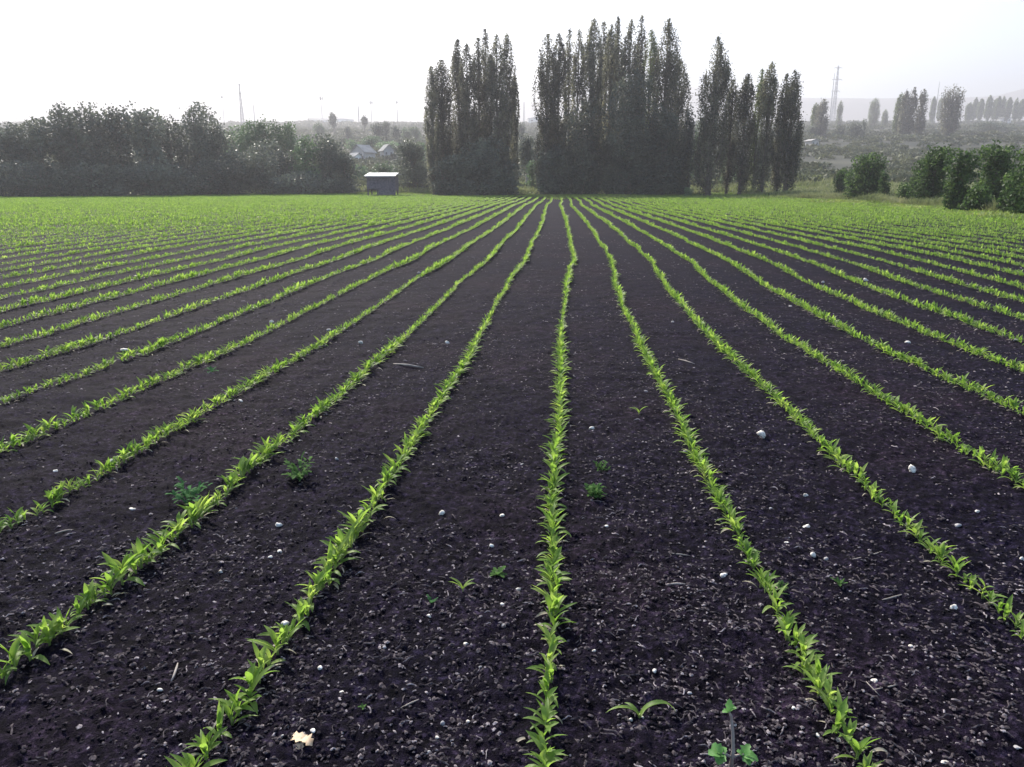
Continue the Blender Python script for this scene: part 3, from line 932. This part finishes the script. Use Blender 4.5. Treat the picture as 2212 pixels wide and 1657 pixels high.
GP = "tall columnar poplars at the end of the field"
UP = 95
L_ = [(931, 144, 26, "short thin poplar leading the left clump, left spire", 1), (953, 129, 44, "grey poplar at the left end of the left poplar clump", 1),
      (989, 85, 34, "second poplar of the left clump, with a greenish tip", 2), (1008, 96, 34, "slim poplar filling in behind the left clump's second tree", 1),
      (1033, 83, 34, "poplar left of the left clump's tallest tree", 1), (1048, 63, 34, "tallest poplar of the left clump", 2),
      (1073, 76, 36, "poplar just right of the left clump's tallest tree", 2), (1095, 74, 32, "rightmost big poplar of the left clump", 1),
      (1112, 166, 16, "short thin poplar on the right flank of the left clump", 1)]
for i, (px, top, w_, lab, sp) in enumerate(L_):
    poplar(px, top, w_, UP + (i % 3) * 2.2 - 1, lab, seed=i, spires=sp, group=GP, wmul=1.3, taper=.68)
M_ = [(1183, 74, 42, "poplar at the left end of the big middle clump", 1, 0), (1208, 73, 32, "second poplar from the left of the big middle clump", 1, 0), (1231, 63, 24, "very thin poplar spire between two wider ones, left part of the middle clump", 1, 2),
      (1251, 65, 30, "poplar right of the very thin spire in the middle clump", 1, 1), (1284, 41, 38, "tall poplar with pale green tip in the left half of the middle clump", 1, 0),
      (1305, 47, 28, "slim poplar right of the pale-tipped one", 1, 3), (1322, 54, 28, "slim poplar near the centre of the middle clump", 1, 1), (1336, 38, 30, "tall green-topped poplar at the centre of the middle clump", 2, 3),
      (1364, 44, 36, "dark pointed poplar right of the middle clump's centre", 1, 0), (1387, 35, 24, "thinnest and tallest spire of the middle clump", 1, 2), (1408, 65, 36, "paler poplar between the thin spire and the big right one", 1, 3),
      (1445, 41, 52, "broad tall poplar near the right end of the middle clump", 2, 0), (1470, 130, 40, "poplar shoulder right of the broad tall one", 1, 2)]
for i, (px, top, w_, lab, sp, du) in enumerate(M_):
    poplar(px, top, w_, UP - 1 + du * 2.0, lab, seed=40 + i, spires=sp, group=GP, wmul=1.3, taper=.68, mat=M_POPLAR2 if i in (10,) else None)
broad(1365, 145, 120, 92, "dark rounded tree in front of the middle poplar clump", seed=1, crown_low=.0, lobes=14, dens=1.3)
broad(1440, 215, 100, 91.5, "low dense dark tree at the right foot of the middle clump", seed=2, crown_low=.0, lobes=12, dens=1.3)
broad(1262, 200, 84, 92.5, "grey-green tree low in the left part of the middle clump", seed=3, crown_low=.0, lobes=10)
broad(1205, 300, 70, 93, "dark shrub-like tree at the left foot of the middle clump", seed=4, crown_low=.0, lobes=9, dens=1.3)
broad(1494, 219, 32, 93, "small round dark tree on the middle clump's right flank", seed=5, crown_low=.3)
broad(1040, 290, 110, 93, "dark undergrowth tree filling the foot of the left clump", seed=6, crown_low=.0, lobes=12, dens=1.3)
broad(965, 330, 54, 94, "dark low tree at the left end of the left clump", seed=7, crown_low=.0, dens=1.2)
US = [(955, 345), (985, 330), (1012, 340), (1040, 325), (1070, 330), (1098, 340), (1180, 325), (1215, 310), (1245, 320), (1280, 300), (1315, 290), (1345, 280), (1400, 275), (1475, 300)]
UN = ["leftmost", "second", "third", "fourth", "fifth", "sixth", "rightmost", "leftmost", "second", "third", "fourth", "fifth", "sixth", "seventh"]
for i, (px, top) in enumerate(US):
    lab = ("low dark bush, %s under the left poplar clump" if i < 6 else "low dark bush, %s under the middle poplar clump") % (UN[i] if i < 5 else "rightmost" if i in (5, 13) else UN[i + 1])
    broad(px, top, 52, 92.6 + (i % 3) * .5, lab, seed=500 + i, crown_low=0, lobes=9, group="low dark bushes under the poplars", cat="bush", name="dark_bush", dens=1.5, leaf=.3)
broad(1512, 245, 34, 118, "pale green tree behind the gap right of the middle clump", mat=M_BROADG, seed=8, crown_low=.05, lobes=10)
broad(1137, 288, 46, 112, "dark tree with pale trunk in the gap between the two poplar clumps", seed=9, crown_low=.35, bark=M_BARKP, trunkw=1.6)
broad(1150, 345, 30, 104, "ragged pale bush under the gap between the clumps", mat=M_BROADG, seed=10, crown_low=0)
R_ = [(1552, 80, 56, 89, "tall broad poplar standing alone right of the middle clump", 2), (1586, 172, 26, 92, "short poplar behind the lone tall one", 1), (1617, 160, 36, 88, "dark pointed short poplar, second of the right group", 1),
      (1647, 150, 22, 90, "thin pale-edged poplar in the right group", 1), (1668, 135, 34, 87, "dark poplar with forked top in the right group", 3), (1700, 160, 26, 89, "poplar with pale top beside the last of the right group", 1),
      (1719, 152, 44, 85, "rounded dark poplar at the right end of the right group", 2)]
for i, (px, top, w_, u, lab, sp) in enumerate(R_):
    poplar(px, top, w_, u, lab, seed=70 + i, spires=sp, group=GP, dens=1.3, wmul=1.3, taper=.62 if i != 6 else .82, mat=M_POPLAR2 if i == 3 else None)
broad(1575, 330, 40, 104, "pale green bush between the right poplars' trunks", mat=M_BROADG, seed=11, crown_low=0)
broad(1645, 345, 34, 110, "dull bush seen between two right-hand poplars", mat=M_BROADG, seed=12, crown_low=0)
broad(1487, 405, 24, 90, "little pale bush at the right foot of the middle clump", mat=M_BROADG, seed=13, crown_low=0, leaf=.15, cat="bush")

# left belt of trees
GB = "broadleaf trees of the left belt"
B_ = [(-40, 262, 120, 118, "tree cut by the left edge of the view", 1, 0), (30, 256, 90, 121, "rounded tree at the left end of the belt", 1, 0), (72, 236, 96, 118, "leafy tree second in the left belt", 1, 0), (128, 207, 62, 116, "forked narrow tree sticking above the left belt", 0, 1),
      (152, 222, 90, 120, "tree right of the forked one in the belt", 1, 0), (200, 220, 90, 118, "round-topped tree in the left part of the belt", 1, 0), (243, 222, 66, 121, "tree with a small pointed tip in the belt", 1, 0), (305, 224, 100, 117, "broad dark tree in the middle of the belt", 1, 0),
      (355, 240, 90, 122, "tree in the dip of the belt's skyline", 1, 0), (412, 210, 92, 118, "tallest tree near the right end of the belt, with ragged top", 1, 0), (452, 248, 90, 116, "tree sloping down from the ragged tallest one", 1, 0),
      (505, 258, 60, 133, "lighter green tree behind, right of the tall belt", 2, 0), (540, 254, 50, 135, "lighter green tree with pointed tip", 2, 0), (560, 249, 44, 137, "slim light green treetop in the second rank", 2, 0), (590, 254, 50, 134, "light green tree, fourth in the second rank", 2, 0), (620, 258, 46, 132, "last light green tree before the skyline drops", 2, 0),
      (500, 320, 80, 112, "dark tree low between the belt's two ranks", 1, 0), (562, 298, 120, 109, "dark bluish tree in front of the light green ones", 1, 0), (615, 320, 50, 110, "dark round tree next to the bluish one", 1, 0),
      (655, 286, 64, 112, "teal green tree right of the dark bluish one", 2, 0), (706, 284, 80, 110, "dark round tree at the belt's right end", 1, 0), (742, 325, 52, 112, "small sloping tree closing the belt at right", 1, 0)]
for i, (px, top, w_, u, lab, k, c) in enumerate(B_):
    broad(px, top, w_ * 1.15, edge_u(px) + (3 + (u % 3) if u < 125 else 20) * (.7 if u < 114 else 1), lab, seed=100 + i, mat=M_BROADG if k == 2 else M_BROAD, crown_low=.0, lobes=13, group=GB, leaf=.3, dens=1.25)
for i, (px, top, w_, lab) in enumerate([(60, 345, 130, "low hedge bush at the foot of the belt's left end"), (190, 350, 140, "low hedge bush under the round-topped belt tree"), (320, 345, 140, "low hedge bush under the broad dark belt tree"),
                                        (440, 345, 130, "low hedge bush under the tallest belt tree"), (640, 365, 110, "low hedge bush before the teal green tree"), (735, 385, 60, "small pale bush left of the field shelter")]):
    broad(px, top, w_ * 1.5, edge_u(px) + 1.5, lab, seed=140 + i, crown_low=0, lobes=16, group="bushes along the foot of the left belt", cat="bush", name="hedge_bush", dens=1.3)

# middle background
GM = "pale trees of the middle background"
MB_ = [(750, 274, 22, 330, 0), (762, 300, 40, 240, 1), (800, 292, 46, 250, 1), (815, 264, 30, 300, 0), (832, 262, 22, 310, 0), (855, 270, 26, 290, 0), (840, 305, 60, 240, 1), (876, 274, 26, 320, 1), (897, 272, 26, 320, 1), (780, 322, 30, 215, 1),
       (772, 356, 66, 130, 1), (828, 352, 66, 125, 1), (900, 305, 40, 150, 1), (690, 262, 30, 360, 1), (1125, 262, 24, 300, 0)]
LM = ["slender tree left of the pale roofs, far off", "pale bush above the left gabled roof", "pale rounded tree above the pale roofs", "tall greyish tree with twin behind the roofs", "right-hand twin of the tall greyish tree", "narrow tree over the right roof",
      "wide pale tree over the right gabled roof", "small pale round treetop left of the poplars", "pale round treetop touching the left poplar", "small tree between the two pale roofs and skyline", "grey-green bush in front of the left pale roof", "brownish bush behind the field shelter",
      "grey tree between right roof and dark tree", "faint tree below the greenish warehouse", "faint tree in the gap between poplar clumps"]
for i, (px, top, w_, u, k) in enumerate(MB_):
    broad(px, top, w_, u, LM[i], seed=200 + i, mat=M_BROADG if k else M_BROAD, crown_low=.1, group=GM, leaf=.5 if u > 200 else .3, dens=1.2)
broad(890, 297, 88, 104, "dark purplish tree between the shelter and the left poplars", seed=230, crown_low=0, lobes=12, dens=1.3)
broad(752, 400, 44, 104, "small pinkish dry bush left of the field shelter", seed=231, crown_low=0, mat=M_SCRUB, cat="bush", name="bush", leaf=.15)

def far_tree(px, top, basepx, wpx, u, lab, palm=False, seed=0):
    """tall bare-stemmed tree with a small head"""
    T = at(px, top, u); B = at(px + (6 if palm else 0), basepx, u)
    root = empty("tall_bare_tree", B, 0)
    H = T[2] - B[2]; D = (T - B)
    mb = MB(); mb.tube([(0, 0, -2), D * .5, D * .85], [.5, .4, .3], 6)
    rg = np.random.default_rng(seed)
    W = wpx / FPX * u
    c = D * np.array([1, 1, 1]) - np.array([0, 0, W * .8])
    P = c + rg.normal(size=(700, 3)) * np.array([W * .25, W * .25, W * .42])
    V, F = leaf_quads(P, 1.0, rg)
    mb.build("trunk", M_BARK, root); mesh_obj("crown", V, F, M_BROAD, root)
    tag(root, lab, "tree", "tall bare-stemmed trees far off")
far_tree(718, 247, 292, 13, 420, "leaning tree with small oval head on a bare stem, left of the shelter's skyline", True, 1)
far_tree(787, 254, 292, 9, 440, "tiny round-headed tree on a thin stem above the pale roofs", False, 2)

# right: single trees on the slope
GR = "poplars on the slope at right"
FR = [(1780, 214, 32, 300, 345, "dark poplar alone on the slope, left of a faint pylon", 0), (1764, 222, 20, 300, 352, "pale poplar half hidden behind the dark lone one", 1), (1817, 217, 15, 268, 600, "slim pale poplar right under the tall pylon", 1),
      (1892, 212, 26, 268, 620, "pale broad poplar left of a smaller one", 1), (1914, 236, 15, 268, 620, "small pale poplar beside the broad pale one", 1), (1948, 199, 24, 297, 356, "pale-edged poplar at the left of the three on the slope", 1),
      (1960, 196, 26, 297, 345, "dark poplar with slanting left side in the group of three", 0), (1976, 188, 22, 297, 345, "tallest pointed poplar of the group of three", 0), (1997, 192, 26, 297, 345, "yellow-topped poplar of the group of three", 0), (2063, 186, 46, 298, 350, "broad flat-topped dark poplar near the right edge", 0)]
for i, (px, top, w_, base, u, lab, pale) in enumerate(FR):
    poplar(px, top, w_, u, lab, seed=300 + i, group=GR, mat=M_POPLAR2 if pale else None, leaf=.55, dens=1.2, taper=.55 if i != 9 else .85, low=.0, wmul=.95)
for i, (px, top, w_, u, lab) in enumerate([(1850, 262, 44, 345, "dark rounded bush right of the lone slope poplar"), (1868, 255, 12, 350, "pointed little tree at a dark bush's right end"), (1756, 270, 34, 345, "grey bush left of the lone slope poplar"), (1815, 268, 36, 350, "bluish bush between the lone poplar and dark bush"),
                                           (1950, 282, 30, 345, "small dark bush under the group of three poplars"), (2140, 262, 110, 420, "grey spreading bush right of the flat-topped poplar"), (2195, 288, 40, 330, "dark low bush at the right edge of the slope"), (2030, 280, 36, 370, "grey bush between the three poplars and flat-topped one")]):
    broad(px, top, w_, u, lab, seed=330 + i, crown_low=0, group="bushes on the slope at right", cat="bush", name="slope_bush", leaf=.55, mat=M_BROAD, dens=1.2)
LT = ["first", "second", "third", "fourth", "fifth", "sixth", "seventh", "eighth", "ninth", "tenth", "eleventh", "twelfth"]
for i, (px, top, w_) in enumerate([(2019, 208, 14), (2034, 212, 14), (2096, 222, 18), (2110, 211, 14), (2122, 213, 16), (2140, 207, 18), (2152, 214, 14), (2160, 207, 14), (2170, 208, 14), (2183, 210, 16), (2198, 212, 14), (2210, 214, 16)]):
    poplar(px, top, w_, 760 + (i * 37 % 60), "faint grey tree in the far stand at right, %s from its left end" % LT[i], seed=360 + i, group="faint trees of the far stand at right", mat=M_POPLAR2, leaf=1.2, dens=1.1, taper=.7, bark=M_BARKP, low=.15, wmul=.8)

# near bushes at the right edge of the field
def bush(px, top, wpx, basepx, lab, seed, lob=12, lumpy=1.0, mat=None, grp="leafy bushes at the field's right edge", name="round_bush", leaf=.15, dens=2.2):
    b = hit(px, basepx); u = float(b @ FH)
    return broad(px, top, wpx * 1.12, u, lab, seed=seed, crown_low=0, lobes=lob, mat=mat or M_BUSH, leaf=leaf, group=grp, cat="bush", name=name, dens=dens, lumpy=lumpy)
bush(1882, 326, 82, 436, "big round dark bush with green-lit rim at right", 401, 16, 1.05)
bush(1821, 362, 30, 426, "small bush at the left side of the big round one", 402)
bush(1912, 372, 26, 438, "small ragged bush at the right side of the big round one", 403)
bush(2028, 308, 66, 446, "tall dark bush with an uneven top, left of the last bushes", 404, 12)
bush(1998, 335, 42, 443, "lighter bush leaning on the left of a tall dark one", 405)
bush(2086, 320, 66, 456, "bright green loose bush between two dark ones", 406, 12)
bush(2160, 308, 92, 452, "large dark bush with a bulging top near the right edge", 407, 14)
bush(2200, 362, 60, 464, "leafy bush cut by the right edge", 408, 12)
bush(2120, 400, 60, 460, "low bush filling between the bright and large dark ones", 409)
bush(2250, 300, 90, 470, "bush just beyond the right edge of the view", 410, 12)
bush(1960, 395, 40, 440, "low pale bush between the round and tall dark bushes", 411, mat=M_GRASSB if False else None)

# ------------------------------------------------------------------ grass margin, rough ground, scrub
def tufts(n_blades, hgt, wid, seed, spread=.05):
    r = random.Random(seed); V = []; F = []; k = 0
    for i in range(n_blades):
        v, f = leaf_strip(hgt * r.uniform(.6, 1.2), wid, r.uniform(0, 6.28), math.radians(r.uniform(50, 85)), math.radians(r.uniform(10, 70)), 2, 0, (r.uniform(-spread, spread), r.uniform(-spread, spread), 0))
        V.append(v); F += [tuple(a + k for a in q) for q in f]; k += len(v)
    return np.concatenate(V), np.array(F)

def build_margin():
    rg = np.random.default_rng(77)
    # weeds and grass mixed in the outer rows along the right edge, then the unploughed margin
    N = 60000
    a = rg.uniform(.02, .78, N)
    tx = np.tan(a); 
    x0 = FH[0] + tx * RGT[0]; y0 = FH[1] + tx * RGT[1]
    er = edge_r(x0, y0)
    rel = 1 + rg.normal(0, .10, N); rel = np.where(rg.random(N) < .45, rg.uniform(.98, 1.5, N), rel)
    r = er * rel; s = r / np.hypot(x0, y0)
    x, y = x0 * s, y0 * s
    keep = (rel > .80) & ((rel > .97) | (vnoise(x / 3, y / 3, 51) + rg.uniform(-.5, .5, N) > .1))
    x, y = x[keep], y[keep]
    T = [tufts(7, .22, .035, i, .12) for i in range(8)]
    sc = rg.uniform(.5, 1.3, len(x)) * (1 + .5 * vnoise(x / 6, y / 6, 52))
    V, F = scatter(T, np.stack([x, y, ground_z(x, y) - .01], 1), rg.uniform(0, 6.28, len(x)), sc, rg)
    tag(mesh_obj("margin_grass", V, F, M_GRASS, None), "bright green grass and weeds along the right edge of the field", "grass", kind="stuff")
    # low grass strip at the far headland on the left and the front of the trees
    N = 26000
    a = rg.uniform(-.75, .05, N); tx = np.tan(a)
    x0 = FH[0] + tx * RGT[0]; y0 = FH[1] + tx * RGT[1]
    er = edge_r(x0, y0); r = er * rg.uniform(.995, 1.05, N); s = r / np.hypot(x0, y0); x, y = x0 * s, y0 * s
    sc = rg.uniform(.3, .7, N)
    V, F = scatter(T, np.stack([x, y, ground_z(x, y) - .01], 1), rg.uniform(0, 6.28, N), sc, rg)
    tag(mesh_obj("headland_grass", V, F, M_GRASS, None), "thin strip of short grass before the tree belt", "grass", kind="stuff")
    # rough pale vegetation on the bank behind the bushes
    N = 60000
    u = rg.uniform(60, 135, N); v = u * np.tan(rg.uniform(-.78, .78, N))
    x = u * FH[0] + v * RGT[0]; y = u * FH[1] + v * RGT[1]
    keep = np.hypot(x, y) > edge_r(x, y) * 1.03
    x, y = x[keep], y[keep]
    T = [tufts(9, .7, .09, i + 20, .35) for i in range(8)]
    sc = rg.uniform(.5, 1.2, len(x)) * (1 + .6 * vnoise(x / 5, y / 5, 53))
    V, F = scatter(T, np.stack([x, y, ground_z(x, y) - .02], 1), rg.uniform(0, 6.28, len(x)), sc, rg)
    tag(mesh_obj("rough_grass", V, F, M_ROUGH, None), "pale rough grass and weeds on the bank behind the right bushes", "grass", kind="stuff")
    # taller grass tangled round the feet of the right-hand bushes
    N = 9000
    a = rg.uniform(.30, .66, N); tx = np.tan(a); x0 = FH[0] + tx * RGT[0]; y0 = FH[1] + tx * RGT[1]
    r = edge_r(x0, y0) * rg.uniform(.985, 1.07, N); q = r / np.hypot(x0, y0); x, y = x0 * q, y0 * q
    T = [tufts(10, .42, .035, i + 60, .2) for i in range(8)]
    V, F = scatter(T, np.stack([x, y, ground_z(x, y) - .02], 1), rg.uniform(0, 6.28, N), rg.uniform(.4, 1.4, N) * (1 + .7 * vnoise(x / 2.5, y / 2.5, 57)), rg)
    tag(mesh_obj("tall_grass", V, F, M_ROUGH, None), "taller pale grass tangled round the feet of the right-hand bushes", "grass", kind="stuff")
    # scrub on the slope
    N = 16000
    u = 105 + 900 * rg.random(N) ** 1.9; v = u * np.tan(rg.uniform(-.75, .80, N))
    x = u * FH[0] + v * RGT[0]; y = u * FH[1] + v * RGT[1]
    d = vnoise(x / 40, y / 40, 55) + .5 * vnoise(x / 12, y / 12, 56)
    keep = d + rg.uniform(-.5, .5, N) > -.35
    x, y, u = x[keep], y[keep], u[keep]
    T = []
    for i in range(8):
        g = np.random.default_rng(i + 5)
        P = g.normal(size=(70, 3)); P /= np.linalg.norm(P, axis=1)[:, None]
        P *= g.uniform(.5, 1, 70)[:, None] ** .5 * np.array([1.5, 1.5, .9]); P[:, 2] = np.abs(P[:, 2]) 
        T.append(leaf_quads(P, .55, g))
    sc = rg.uniform(.5, 1.3, len(x)) * (.75 + u / 350)
    V, F = scatter(T, np.stack([x, y, ground_z(x, y) - .1], 1), rg.uniform(0, 6.28, len(x)), sc, rg)
    tag(mesh_obj("scrub", V, F, M_SCRUB, None), "grey-green scrub covering the slope beyond the field", "scrub", kind="stuff")
M_ROUGH = foliage_mat("rough_grass", [(.12, .15, .06), (.18, .21, .08), (.26, .26, .13)], .3, .4, .6)
build_margin()

# ------------------------------------------------------------------ field shelter
def build_shelter():
    u = 93.5
    p = at(828, 422, u); base = np.array([p[0], p[1], float(ground_z(p[0], p[1]))])
    root = empty("field_shelter", base, PSI)
    W = 3.45; D = 2.6; H = 2.3
    wl = MB()
    wl.box((0, D / 2, H * .62), (W, .05, H * .72)); wl.box((-W / 2 + .03, 0, H * .62), (.05, D - .12, H * .72)); wl.box((W / 2 - .03, 0, H * .62), (.05, D - .12, H * .72))
    wl.box((.0, -D / 2, H * .66), (W - .02, .05, H * .64))
    wl.box((.62, -D / 2 + .04, H * .22), (W * .55, .04, H * .34))
    wl.build("wall", M_DARKWOOD, root)
    for sx in (-1, -.28, .3, 1):
        for sy in (-1, 1):
            m = MB(); m.box((sx * (W / 2 - .12), sy * (D / 2 - .1), H / 2), (.14, .14, H + .1)); m.build("post", M_DARKWOOD, root)
    rf = MB()
    n = 44
    V = []; F = []
    for i in range(n + 1):
        x = -W / 2 - .2 + (W + .25) * i / n; dz = .02 * math.sin(i * 2.2)
        V += [(x, -D / 2 - .35, H + .02 + dz), (x, D / 2 + .25, H + .42 + dz), (x, -D / 2 - .35, H - .03 + dz), (x, D / 2 + .25, H + .37 + dz)]
    for i in range(n):
        a = i * 4; F += [(a, a + 4, a + 5, a + 1), (a + 2, a + 3, a + 7, a + 6), (a, a + 2, a + 6, a + 4), (a + 1, a + 5, a + 7, a + 3)]
    rf.add(V, F); rf.build("roof", M_METAL, root)
    e = MB(); e.box((W / 2 + .26, 0, H + .18), (.36, D, .07)); e.build("eave", M_METALD, root)
    b = MB(); b.box((0, -D / 2 - .37, H - .12), (W + .1, .04, .14)); b.build("beam", M_DARKWOOD, root)
    tag(root, "small dark wooden field shelter with a bright metal roof at the field's end", "shelter")
build_shelter()

# ------------------------------------------------------------------ houses far off
def house(px, basepx, u, W, D, H, RH, rz, lab, name="house", wall=None, roof=None, base_adj=0):
    p = at(px, basepx, u); g = float(ground_z(p[0], p[1])); p[2] = g
    root = empty(name, p, PSI + rz)
    h2 = at(px, basepx, u)[2] - g
    H = H + max(0, h2)
    m = MB(); m.add([(-W/2, -D/2, -1), (W/2, -D/2, -1), (W/2, D/2, -1), (-W/2, D/2, -1), (-W/2, -D/2, H), (W/2, -D/2, H), (W/2, D/2, H), (-W/2, D/2, H), (0, -D/2, H + RH), (0, D/2, H + RH)],
                    [(0, 1, 5, 8, 4), (2, 3, 7, 9, 6), (1, 2, 6, 5), (3, 0, 4, 7)])
    m.build("wall", wall or M_WALLG, root)
    r = MB(); o = .4
    for s in (-1, 1):
        V = [(0, -D/2 - o, H + RH + .15), (0, D/2 + o, H + RH + .15), (s * (W/2 + o), D/2 + o, H - o * RH / W * 2 + .15), (s * (W/2 + o), -D/2 - o, H - o * RH / W * 2 + .15)]
        V += [(a, b, c - .12) for a, b, c in V]
        r.add(V, [(0, 1, 2, 3), (7, 6, 5, 4), (0, 3, 7, 4), (1, 5, 6, 2), (2, 6, 7, 3)])
    r.build("roof", roof or M_ROOFP, root)
    for sx in (-.25, .25):
        w_ = MB(); w_.box((sx * W, -D/2 - .03, H * .6), (W * .16, .06, H * .3)); w_.build("window", M_WINDOW, root)
    tag(root, lab, "building")
house(786, 352, 205, 4.2, 4.5, 2.2, 1.7, -.5, "house with pale gabled roof half hidden left of the shelter's background")
house(836, 347, 212, 2.8, 3.4, 2.2, 1.4, .5, "smaller house with pale pitched roof right of the gabled one")
house(768, 357, 200, 2.0, 2.6, 1.5, .7, .9, "low pale shed at the left side of the gabled house", "shed", wall=M_WALLW)
house(697, 279, 900, 24, 30, 4, 3, -1.2, "long greenish white warehouse below the hills", "warehouse", wall=M_WALLW)
house(641, 281, 950, 7, 10, 3, 2, .2, "tiny bright white building left of the warehouse", "small_building", wall=M_WALLW)
house(741, 281, 950, 26, 12, 7, 1, .1, "pale lilac building right of the warehouse", "long_building", wall=M_WALLW)
house(1155, 276, 900, 16, 12, 5, 2, .1, "white building in the gap between the poplar clumps", "white_building", wall=M_WALLW)
house(1752, 326, 260, 2.6, 4, 2.5, .4, .2, "pale concrete block building on the slope right of the right poplars", "block_building", wall=M_WALLG, roof=M_WALLG)
house(2168, 262, 800, 10, 8, 3, 1, .2, "little pale farm building within the far stand", "farm_building", wall=M_WALLW)

# ------------------------------------------------------------------ pylons and masts
def pylon(px, top, basepx, u, lab, arms=3, w=3.0, name="pylon"):
    T = at(px, top, u); g = float(ground_z(T[0], T[1])); H = T[2] - g
    root = empty(name, (T[0], T[1], g), PSI)
    tw = MB()
    wb = w
    def half(z): return wb * (1 - .72 * z / H) * .5 * 1.6
    for sx in (-1, 1):
        for sy in (-1, 1):
            tw.tube([(sx * half(0), sy * half(0), 0), (sx * half(H * .96) * .8, sy * half(H * .96) * .8, H * .96)], [.3, .2], 4)
    nb = 12
    for i in range(nb):
        z0 = H * .96 * i / nb; z1 = H * .96 * (i + 1) / nb; a, b = half(z0), half(z1)
        for (x0, y0, x1, y1) in ((-1, -1, 1, -1), (1, -1, 1, 1), (1, 1, -1, 1), (-1, 1, -1, -1)):
            tw.tube([(x0 * a, y0 * a, z0), (x1 * b, y1 * b, z1)], .12, 3, False)
            tw.tube([(x0 * b, y0 * b, z1), (x1 * a, y1 * a, z0)], .12, 3, False)
    tw.tube([(0, 0, H * .93), (0, 0, H)], [.2, .1], 4)
    tw.build("tower", M_PYLON, root)
    for k in range(arms):
        z = H * (.93 - .19 * k)
        a = MB(); L = w * (2.0 if k % 2 == 0 else 2.5)
        a.tube([(-L, 0, z), (0, 0, z + .5), (L, 0, z)], [.25, .4, .25], 4); a.tube([(-L, 0, z), (0, 0, z - .8), (L, 0, z)], [.1, .15, .1], 4)
        a.build("cross_arm", M_PYLON, root)
        for s in (-1, 1):
            c = MB(); c.tube([(s * L, 0, z - .1), (s * L, 0, z - 1.6)], [.15, .15], 5); c.build("insulator", M_PYLON, root)
    tag(root, lab, "pylon", "power pylons and masts on the horizon")
pylon(1812, 137, 218, 950, "tall faint pylon with three cross arms above the slope", 3, 2.4)
pylon(516, 176, 260, 700, "tall dark pylon rising above the left tree belt", 2, 1.6)
def mast(px, top, u, lab, r=.55, head=0.0, plate=False):
    T = at(px, top, u); g = float(ground_z(T[0], T[1])); H = T[2] - g
    root = empty("mast", (T[0], T[1], g), PSI)
    m = MB(); m.tube([(0, 0, -1), (0, 0, H * .6), (0, 0, H)], [r, r * .8, r * .5], 6); m.build("pole", M_PYLON, root)
    if head:
        h = MB()
        for a in range(3):
            q = a * 2.094
            h.box((math.cos(q) * head * .5, math.sin(q) * head * .5, H - head * .7), (head * .35, head * .35, head * 1.3), q)
        h.tube([(0, 0, H - head * .8), (0, 0, H - head * .6)], head * .6, 8)
        h.build("antenna_head", M_PYLON, root)
    tag(root, lab, "mast", "power pylons and masts on the horizon")
mast(1803, 158, 900, "very faint thin mast left of the three-armed pylon", .6)
mast(545, 200, 900, "faint thin mast right of the dark pylon", .6)
mast(479, 207, 900, "small faint mast left of the dark pylon", .4, 2.2)
mast(693, 208, 900, "faint mast with a bulky head above the warehouse", .45, 3.2)
mast(772, 197, 900, "tall faint mast midway between the belt and poplars", .7)
mast(801, 218, 900, "faint mast topped by a small blob", .35, 3.0)
mast(857, 218, 900, "faint mast with small head left of the left poplar clump", .5, 2.2)
mast(1132, 205, 700, "thin mast in the gap between the poplar clumps", .5)
mast(2030, 176, 900, "very faint mast between the slope poplars", .5)

# ------------------------------------------------------------------ haze
def build_haze():
    m = bpy.data.materials.new("haze"); m.use_nodes = True
    nt = m.node_tree; nt.nodes.clear()
    out = nt.nodes.new("ShaderNodeOutputMaterial")
    v = nt.nodes.new("ShaderNodeVolumePrincipled")
    v.inputs['Color'].default_value = (.69, .69, .74, 1)
    v.inputs['Density'].default_value = HAZE
    v.inputs['Anisotropy'].default_value = .35
    nt.links.new(v.outputs[0], out.inputs['Volume'])
    mb = MB(); mb.box((-230, 1820, 214), (6400, 3760, 432))
    o = mb.build("haze", m)
    tag(o, "thin pale haze over the whole landscape", "haze", kind="stuff")
HAZE = 0.00068
build_haze()
